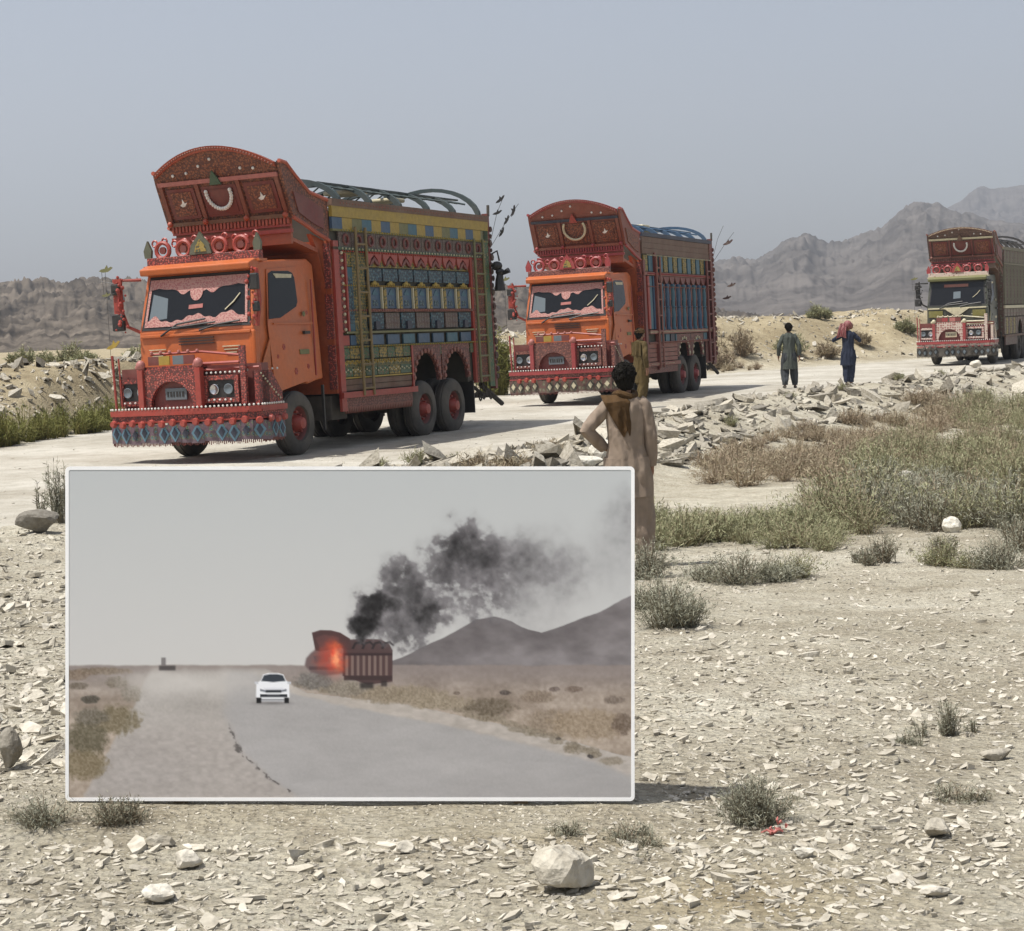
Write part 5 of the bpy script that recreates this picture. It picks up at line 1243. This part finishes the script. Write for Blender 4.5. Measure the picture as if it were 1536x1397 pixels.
def drape(name, rows, m, parent, th=.012):
    """a hanging strip of cloth: rows of points, given thickness"""
    n = len(rows[0]); mb = MB(); vs = [p for r_ in rows for p in r_]
    vs2 = [(p[0], p[1]+th, p[2]) for p in vs]
    fs = []
    for i in range(len(rows)-1):
        for k in range(n-1):
            a = i*n+k; fs.append((a, a+1, a+n+1, a+n)); b2 = a+len(vs); fs.append((b2, b2+n, b2+n+1, b2+1))
    for k in range(n-1):
        o = len(vs); fs.append((k, o+k, o+k+1, k+1)); e = (len(rows)-1)*n+k; fs.append((e, e+1, o+e+1, o+e))
    for i in range(len(rows)-1):
        a = i*n; o = len(vs); fs.append((a, a+n, o+a+n, o+a)); a += n-1; fs.append((a, o+a, o+a+n, a+n))
    return mb.add(vs+vs2, fs).build(name, m, parent, True)

SAND_CLOTH = cloth('sand_cloth', (.25, .195, .15)); GREY_CLOTH = cloth('grey_green_cloth', (.075, .085, .075)); NAVY_CLOTH = cloth('navy_cloth', (.026, .033, .055))
KHAKI_CLOTH = cloth('khaki_cloth', (.085, .06, .024)); SCARF = cloth('brown_scarf_cloth', (.075, .042, .017)); REDSCARF = motif('red_check_scarf', [(.22,.045,.045,1),(.42,.22,.20,1),(.17,.03,.035,1)], 34, rnd=0, dust=.05)
DGREY_CLOTH = cloth('dark_grey_cloth', (.05, .055, .06))

def near_extra(root):
    rows = []
    for i in range(18):
        t = i/17; w = .19*(1-t)**.7+.06; cx = -.085+.085*t; z = 1.49-.33*t
        rows.append([(cx+w*(q/8-.5), -.150-.010*math.sin(q*1.9+t*5)-.012*math.sin(math.pi*min(1,t*1.1))+.07*max(0,1-t*6)+.05*(abs(q/8-.5)*2)**2*(1-t*.5), z-.03*math.sin(q*.9)*t) for q in range(9)])
    drape('scarf', rows, SCARF, root)
    mb = MB(); mb.tube([(.085*math.cos(R(a)), -.005+.085*math.sin(R(a)), 1.485+.015*math.sin(R(a*2))) for a in range(0,361,20)], .03, 8, False); mb.build('scarf_collar', SCARF, root, True)
nx, ny = 1.0, 15.6
person('man in sandy kameez with brown scarf down his back, nearest the camera', (1.0, ny, gh(1.0, ny)-.02), -.06, 1.78,
       dict(left=((-.335,-.07,1.20),(-.185,.05,1.03),(-.10,.10,1.0)), right=((.21,-.02,1.12),(.205,.03,.87)), feet=(((-.10,.02,.49),(-.12,0,.085)),((.11,.02,.49),(.13,0,.085))), seed=1.3, sway=.01),
       SAND_CLOTH, SAND_CLOTH, .62, True, near_extra)
person('man in dark grey green kameez walking away on the road, bare headed', (7.62, 48.9, gh(7.62, 48.9)), -.1, 1.76,
       dict(left=((-.27,-.03,1.13),(-.28,.05,.88)), right=((.27,-.05,1.13),(.27,-.02,.87)), feet=(((-.12,.05,.49),(-.13,-.10,.10)),((.12,.10,.50),(.14,.10,.085))), seed=2.2),
       GREY_CLOTH, DGREY_CLOTH, .52)
def red_extra(root):
    mb = MB(); mb.ball((0,.0,1.655), .125, 20, 12, (.95,1.0,.95)); mb.build('head_scarf', REDSCARF, root, True)
    rows = []
    for i in range(14):
        t = i/13; w = .17+.10*t
        rows.append([(-.10-.06*t+w*(q/6-.5), -.115-.05*math.sin(t*2.4)-.012*math.sin(q*2.1), 1.70-.36*t-.05*abs(q-3)/3*t) for q in range(7)])
    drape('scarf_tail', rows, REDSCARF, root)
    fm = MB(); fm.ball((.075,.06,1.62), .075, 12, 8, (.9,1,1.25)); fm.build('face_side', SKIN, root, True)
person('man in navy kameez with red scarf over his head, on the road', (9.3, 49.3, gh(9.3, 49.3)), -.35, 1.74,
       dict(left=((-.40,-.03,1.24),(-.17,.10,1.36),(-.08,.13,1.42)), right=((.31,.05,1.22),(.10,.16,1.36),(.05,.15,1.42)), feet=(((-.05,.02,.49),(-.05,-.02,.085)),((.06,.04,.49),(.05,.04,.085))), seed=.4, look=.6, sway=-.02),
       NAVY_CLOTH, NAVY_CLOTH, .55, False, red_extra)
def cap_extra(root):
    mb = MB(); mb.ball((0,.01,1.685), .112, 18, 10, (1,1.05,.62)); mb.torus((0,.01,1.66), .098, .026, 'z', 18, 6); mb.build('wool_cap', SCARF, root, True)
    rows = [[(-.16+.32*q/8, -.14-.02*math.sin(q*1.7)+.03*(abs(q-4)/4)**2, 1.47-.30*i/9-.03*abs(q-4)/4) for q in range(9)] for i in range(10)]
    drape('shawl', rows, KHAKI_CLOTH, root)
person('man in khaki brown clothes and wool cap beside the second orange truck', (3.0, 41.0, gh(3.0, 41.0)), -.9, 1.80,
       dict(left=((-.26,.10,1.14),(-.18,.26,1.0)), right=((.27,-.10,1.14),(.27,-.06,.88)), feet=(((-.10,.14,.50),(-.10,.12,.085)),((.10,-.02,.48),(.11,-.18,.11))), seed=3.1),
       KHAKI_CLOTH, KHAKI_CLOTH, .56, True, cap_extra)

# ------------------------------------------------------------------ added standing board carrying the inset overlay, leaned square to the camera
def photo_board():
    D = 6.36; S_ = D/F_PX
    cx, cy = (98+952)/2, (700+1202)/2
    W_, H_ = 854*S_, 502*S_
    M = Matrix(((rt.x, up.x, -fw.x), (rt.y, up.y, -fw.y), (rt.z, up.z, -fw.z)))
    root = empty('inset_board', (-.593, 6.296, .931), (1.49257, .03489, -.00273))
    tag(root, 'added white framed board showing an inset picture of a burning truck and a white car on a desert road', 'picture board')
    fm_ = plain('white_frame', (.93,.93,.92), .5, 0, 0, .02); wood = plain('stake_wood', (.2,.14,.08), .8)
    t = 5.2*S_; f = MB(); hw, hh = W_/2, H_/2
    def rr(w, h, r_, n=5):
        return [(sx*(w-r_)+r_*math.cos(R(a0+90*k/n)), sy*(h-r_)+r_*math.sin(R(a0+90*k/n))) for sx, sy, a0 in ((1,1,0),(-1,1,90),(-1,-1,180),(1,-1,270)) for k in range(n+1)]
    o_, i_ = rr(hw, hh, .016), rr(hw-t, hh-t, .006); n = len(o_)
    V = [(x,y,0) for x,y in o_]+[(x,y,0) for x,y in i_]+[(x,y,-.03) for x,y in o_]+[(x,y,-.03) for x,y in i_]
    fs = []
    for k in range(n):
        j = (k+1) % n
        fs += [(k,j,n+j,n+k),(2*n+k,3*n+k,3*n+j,2*n+j),(k,2*n+k,2*n+j,j),(n+k,n+j,3*n+j,3*n+k)]
    f.add(V, fs); f.build('frame', fm_, root)
    MB().box(-hw+t,hw-t,-hh+t,hh-t,-.025,-.008).build('backing', wood, root)
    for s in (-1, 1):  # stakes and braces invented to stand the added board on the ground
        MB().box(s*hw*.6-.025,s*hw*.6+.025,-hh-.25,hh*.6,-.07,-.031).build('stake', wood, root)
        MB().tube([(s*hw*.6,hh*.3,-.075),(s*hw*.6,-hh-.12,-.45)], .02, 6).build('brace', wood, root)
    # the print: a fine sheet inked vertex by vertex, cut into the areas it shows
    nu, nv = 620, 364
    u = np.linspace(5.2, 848.8, nu); v = np.linspace(5.2, 496.8, nv); U, Vv = np.meshgrid(u, v, indexing='ij')
    K = lambda px, py: (px/1.7655-8, py/1.7655-10)
    c3 = lambda r, g, b: np.array([r, g, b], float)
    def mixc(col, c, a): return col*(1-a[..., None])+np.asarray(c)*a[..., None]
    nz = lambda s, o=5, sx=1., off=0: fbm(U/s*sx+off+40, Vv/s+off*1.7+40, o)
    hz = 300.0
    col = np.zeros(U.shape+(3,)); kind = np.zeros(U.shape, int)
    g = (Vv/hz)[..., None]; col[:] = c3(188,192,193)*(1-g)+c3(203,202,200)*g
    # hills on the right
    hx = [K(x, y) for x, y in ((860,540),(900,525),(960,497),(1020,470),(1060,447),(1100,424),(1150,415),(1195,428),(1240,450),(1275,458),(1320,444),(1380,420),(1430,402),(1512,360),(1540,350))]
    top = np.interp(U, [p[0] for p in hx], [p[1] for p in hx], left=999)+3*(nz(22)-.5)
    hm = sstep(-1, 1, Vv-top)*(U > hx[0][0]); col = mixc(col, c3(118,113,114)[None, None]+(nz(17, 6, .55)[..., None]-.5)*52+sstep(0, 60, Vv-top)[..., None]*14, hm); kind[hm > .5] = 1
    # plain
    land = sstep(-2.2, 2.2, Vv-(hz-1+4*(nz(26)-.5)))
    tan = c3(150,138,128)[None, None]+(nz(16, 5, .35)[..., None]-.5)*60+(nz(5)[..., None]-.5)*34+sstep(hz, 400, Vv)[..., None]*c3(26,24,20)
    col = mixc(col, tan, land); kind[land > .5] = 2
    far = land*(1-sstep(hz, hz+46, Vv)); col = mixc(col, c3(142,133,131), far*.7)
    # road
    le = np.interp(Vv, [hz, 335, 380, 492], [128, 116, 92, 30]); re = np.interp(Vv, [hz, 340, 355, 395, 445, 492], [296, 360, 500, 690, 880, 1000])
    rd = sstep(-4, 4, U-le+8*(nz(14)-.5))*sstep(4, -4, U-re+10*(nz(18)-.5))*sstep(hz, hz+14, Vv)
    rc = c3(180,175,170)[None, None]+(nz(30, 6, .3)[..., None]-.5)*44+(nz(3, 3)[..., None]-.5)*20
    col = mixc(col, rc, rd); kind[(rd > .5)] = 3
    ash = np.interp(Vv, [hz, 340, 362, 395, 445, 492], [270, 335, 430, 600, 800, 900]); shd = sstep(-14, 14, U-ash+22*(nz(16)-.5))*rd; col = mixc(col, c3(184,176,168)[None, None]+(nz(6, 4, .5)[..., None]-.5)*44, shd*.85)
    edge = np.interp(Vv, [340, 380, 430, 470, 492], [236, 240, 262, 308, 345])
    asp = sstep(-10, 12, U-edge+14*(nz(12)-.5))*rd*(1-shd); col = mixc(col, c3(170,168,168)[None, None]+(nz(60, 6, .2)[..., None]-.5)*26+(nz(9, 5, .25)[..., None]-.5)*16+(nz(2.5, 3)[..., None]-.5)*12, asp*.8)
    sh = (1-asp)*rd*(1-shd); col = mixc(col, c3(176,169,164)[None, None]+(nz(5, 5, .6)[..., None]-.5)*40, sh*sstep(350, 420, Vv)*.75)
    crack = np.exp(-((U-edge-3*(nz(6)-.5)*4)/2.6)**2)*sstep(.42, .6, nz(12, 4, 1, 5))*sstep(360, 400, Vv); col = mixc(col, c3(92,88,86), np.clip(crack*1.2, 0, .85))
    # scrub, left and right
    def bush(px, py, rx, ry, c, a=.85, s=5):
        x, y = K(px, py); d = ((U-x)/(rx/1.77))**2+((Vv-y)/(ry/1.77))**2
        w = np.clip(1.25-d+1.3*(nz(s, 4, 1, px % 13)-.5), 0, 1)*a
        nonlocal col
        col = mixc(col, np.asarray(c)[None, None]+(nz(2.6, 3)[..., None]-.5)*70, np.clip(w*1.5, 0, a))
    for q in ((150,690,70,40,c3(128,118,96)),(70,740,60,50,c3(104,98,80)),(60,810,70,40,c3(134,122,98)),(80,635,24,12,c3(84,80,72)),(85,680,50,24,c3(116,110,98)),(150,590,30,16,c3(116,106,92)),(190,620,30,24,c3(140,132,120)),(110,560,80,10,c3(128,114,98)),(40,570,40,14,c3(130,114,98)),(50,600,30,10,c3(110,100,88))): bush(*q)
    for q in [(620+26*k+9*math.sin(k*3), 598+1.1*k+.16*k*k+5*math.sin(k*5), 26+8*math.sin(k*2), 9+5*math.sin(k*7)**2, c3(138,128,112)+8*math.sin(k*4)) for k in range(1,33)]: bush(q[0],q[1],q[2],q[3],q[4],.7,4)
    for q in ((900,622,130,26,c3(150,138,120)),(1140,655,70,24,c3(116,106,92)),(1000,640,90,22,c3(158,146,128)),(760,605,60,22,c3(142,134,122)),(1290,690,60,30,c3(150,136,120)),(1400,700,110,42,c3(158,142,122)),(1490,700,30,30,c3(118,104,92)),(1180,617,16,7,c3(88,80,76)),(1265,628,44,18,c3(140,126,112)),(1360,608,26,9,c3(128,114,104)),(1470,636,30,12,c3(128,116,106)),(1310,608,16,7,c3(116,104,98)),(1050,618,10,5,c3(120,108,98)),(1405,786,9,6,c3(70,66,66)),(1320,738,8,5,c3(100,92,86)),(670,585,50,24,c3(118,114,110))): bush(*q)
    # dust on the road, far lorry and post
    x, y = K(330, 588); col = mixc(col, c3(202,198,193), .92*np.exp(-(((U-x+(nz(20, 4)-.5)*50)/105)**2+((Vv-y+(nz(20, 4, 1, 4)-.5)*24)/21)**2)))
    def rect(x0, x1, y0, y1, c, a=1., soft=.8, kd=None):
        (ax, ay), (bx, by) = K(x0, y0), K(x1, y1); w = sstep(ax-soft, ax+soft, U)*sstep(bx+soft, bx-soft, U)*sstep(ay-soft, ay+soft, Vv)*sstep(by+soft, by-soft, Vv)*a
        nonlocal col
        col = mixc(col, c, w)
        if kd is not None: kind[w > .5] = kd
    rect(262,306,545,558,c3(78,74,74),.9,2); rect(268,280,524,545,c3(110,106,106),.8,1.2)
    # burning lorry
    def poly(pts, c, a=1., kd=None, soft=1.0):
        P_ = [K(*p) for p in pts]; inside = np.full(U.shape, -1e9)
        n_ = len(P_); ins = np.zeros(U.shape, bool); dist = np.full(U.shape, 1e9)
        for i in range(n_):
            (x1, y1), (x2, y2) = P_[i], P_[(i+1) % n_]
            cross = ((y1 > Vv) != (y2 > Vv)) & (U < (x2-x1)*(Vv-y1)/((y2-y1) if abs(y2-y1) > 1e-9 else 1e-9)+x1); ins ^= cross
            t_ = np.clip(((U-x1)*(x2-x1)+(Vv-y1)*(y2-y1))/((x2-x1)**2+(y2-y1)**2+1e-9), 0, 1)
            dist = np.minimum(dist, np.hypot(U-x1-t_*(x2-x1), Vv-y1-t_*(y2-y1)))
        sd = np.where(ins, dist, -dist); w = sstep(-soft, soft, sd)*a
        nonlocal col
        col = mixc(col, c, w)
        if kd is not None: kind[w > .5] = kd
    poly(((664,512),(680,500),(750,496),(752,566),(700,572),(664,562),(648,545),(652,526)), c3(108,92,92), .95, 4, 2.2); poly(((672,520),(716,514),(720,534),(674,538)), c3(84,80,84), .8, None, 1.5); rect(660,742,548,556,c3(80,66,68),.8)
    poly(((750,478),(800,474),(850,476),(872,488),(881,505),(880,588),(815,596),(748,572)), c3(84,66,66), 1, 4)
    poly(((667,458),(690,451),(718,452),(742,458),(768,474),(772,505),(740,498),(690,508),(676,505)), c3(82,62,62), 1, 4)
    poly(((676,472),(700,463),(738,470),(742,492),(690,502)), c3(100,72,71), .8)
    for k_ in range(8): rect(756+15*k_, 763+15*k_, 518, 572, c3(140,122,114), .75, .7)
    rect(750,880,512,519,c3(60,48,50),.9); rect(752,880,572,584,c3(66,54,54),.9)
    for k_ in range(4): poly(((772+26*k_,500),(780+26*k_,484),(796+26*k_,480),(808+26*k_,492),(802+26*k_,492),(794+26*k_,486),(784+26*k_,489),(778+26*k_,502)), c3(46,42,44), .9)
    rect(795,830,590,606,c3(50,46,46),.8,3); rect(850,866,584,600,c3(54,48,48),.8,2)
    for (fx_, fy_, fr, fc) in ((700,535,20,c3(186,84,66)),(715,505,20,c3(196,84,62)),(742,545,16,c3(214,96,62)),(728,498,12,c3(232,120,70)),(690,520,16,c3(150,80,72))):
        x, y = K(fx_, fy_); fl = np.exp(-(((U-x+(nz(9, 4, 1, 3)-.48)*16)/(fr/1.77))**2+((Vv-y+(nz(9, 4, 1, 6)-.48)*16)/(fr/1.5))**2)); col = mixc(col, fc, np.clip(fl*.55, 0, .7))
    x, y = K(728, 525)
    fl = np.exp(-(((U-x)/13)**2+((Vv-y)/18)**2))*(.5+1.5*(nz(6, 4)-.3)); col = mixc(col, c3(222,70,54), np.clip(fl*1.15, 0, .95))
    fl = np.exp(-(((U-x-2+(nz(6, 4, 1, 8)-.48)*9)/6)**2+((Vv-y-1)/13)**2)); col = mixc(col, c3(255,168,120), np.clip(fl, 0, .9)); kind[(np.exp(-(((U-x)/17)**2+((Vv-y)/19)**2)) > .35)] = 5
    # smoke, built from billows
    smk = np.zeros(U.shape); sc = np.zeros(U.shape)
    wob = (nz(24, 6, 1, 3)-.48)*42; wob2 = (nz(22, 6, 1, 7)-.48)*42
    for (px, py, r_, a) in ((790,450,34,.95),(800,425,36,.9),(835,375,42,.85),(870,390,40,.7),(815,400,30,.8),(900,320,50,.5),(930,350,46,.62),(955,410,60,.72),(985,400,40,.7),(940,440,40,.5),(880,300,44,.4),(1000,290,62,.5),(1065,235,72,.8),(1110,265,62,.76),(1075,205,40,.66),(1150,290,50,.5),(1040,300,60,.5),(1240,275,66,.62),(1290,300,50,.5),(1210,240,50,.42),(1340,280,70,.34),(1390,290,60,.2),(1150,350,110,.3),(1260,370,110,.26),(1080,370,80,.28),(900,460,70,.42),(870,440,50,.3),(1490,210,60,.26),(1510,130,50,.42),(1500,290,80,.16)):
        x, y = K(px, py); q = np.exp(-(((U-x+wob)**2+(Vv-y+wob2)**2)/(r_/1.77)**2)**1.15)*a; smk = 1-(1-smk)*(1-q)
        sc = np.maximum(sc, q*np.clip(1.5-px/1300, .3, 1))
    crisp = (nz(13, 6, 1, 9)-.47)*1.15+(nz(5, 4, 1, 12)-.47)*.4; thin = sstep(.02, .5, smk); soft = smk; ks = sstep(640, 690, U)*.75+.12; smk = ks*soft*(.8+.5*(nz(16, 5, 1, 9)-.3)) + (1-ks)*np.clip(smk*.35 + .72*sstep(.22, .62, smk+crisp*thin), 0, .96)*sstep(.02, .2, smk)
    col = mixc(col, c3(116,113,116)[None, None]*(1-.66*sstep(.12, .75, sc))[..., None]+(nz(9, 5, 1, 2)[..., None]-.5)*64, smk*sstep(548, 470, Vv*1.7655+10) if False else smk)
    kind[(smk > .42) & (kind < 2)] = 6
    # white car
    poly(((520,592),(532,584),(538,569),(552,565),(578,565),(592,569),(598,584),(607,592),(608,628),(603,640),(524,640),(519,628)), c3(238,240,244), 1, 7)
    poly(((533,586),(540,571),(556,568),(576,568),(590,571),(597,586),(565,589)), c3(60,66,74), 1); poly(((538,604),(592,604),(586,614),(544,614)), c3(222,224,230), 1)
    poly(((530,607),(546,611),(546,616),(530,613)), c3(120,124,132), 1); poly(((600,607),(584,611),(584,616),(600,613)), c3(120,124,132), 1)
    rect(545,586,610,617,c3(52,54,60),1); rect(530,602,621,629,c3(44,46,52),.95); rect(548,582,618,622,c3(226,228,232),1); rect(524,606,633,639,c3(120,120,124),.7)
    rect(520,533,630,645,c3(28,28,30),1,1,7); rect(594,606,630,645,c3(28,28,30),1,1,7); rect(515,525,588,594,c3(200,202,208),1,1,7); rect(602,612,588,594,c3(200,202,208),1,1,7)
    x, y = K(563, 645); col = mixc(col, c3(96,94,94), .6*np.exp(-(((U-x)/26)**2+((Vv-y)/2.5)**2)))
    col = np.clip(col, 0, 255)/255; lincol = np.where(col <= .04045, col/12.92, ((col+.055)/1.055)**2.4)*PRINT_GAIN
    m, n_, l, b = nodes_of('print_ink'); at = n_.new('ShaderNodeAttribute'); at.attribute_name = 'ink'; l.new(at.outputs['Color'], b.inputs['Base Color'])
    b.inputs['Roughness'].default_value = .55; b.inputs['Specular IOR Level'].default_value = .2
    X_ = (U-427)*S_; Y_ = (251-Vv)*S_
    PV = np.stack([X_, Y_, np.full(X_.shape, -.0012)], -1).reshape(-1, 3); LC = lincol.reshape(-1, 3)
    i = np.arange(nu-1)[:, None]; j = np.arange(nv-1)[None]
    F_ = np.stack([i*nv+j, i*nv+j+1, (i+1)*nv+j+1, (i+1)*nv+j], -1).reshape(-1, 4); kf = kind[:-1, :-1].reshape(-1)
    for k_, nm in enumerate(('printed_sky','printed_hill','printed_plain','printed_road','printed_truck','printed_fire','printed_smoke','printed_car')):
        q = F_[kf == k_]
        if not len(q): continue
        used, inv = np.unique(q, return_inverse=True)
        link(np_mesh(nm, PV[used], inv.reshape(-1, 4), m, LC[used].astype(np.float32)), nm, root)
PRINT_GAIN = 1.02
photo_board()

# ------------------------------------------------------------------ desert haze
hm = bpy.data.materials.new('haze_air'); hm.use_nodes = True
hn = hm.node_tree.nodes; hl = hm.node_tree.links
hn.remove(hn['Principled BSDF'])
pv = hn.new('ShaderNodeVolumePrincipled'); pv.inputs['Color'].default_value = (.78, .82, .89, 1); pv.inputs['Density'].default_value = .00036; pv.inputs['Anisotropy'].default_value = .2
hl.new(pv.outputs[0], hn['Material Output'].inputs['Volume'])
hz_ = MB().box(-3650, 3650, -3650, 3650, -12, 420).build('haze', hm); tag(hz_, kind='stuff')
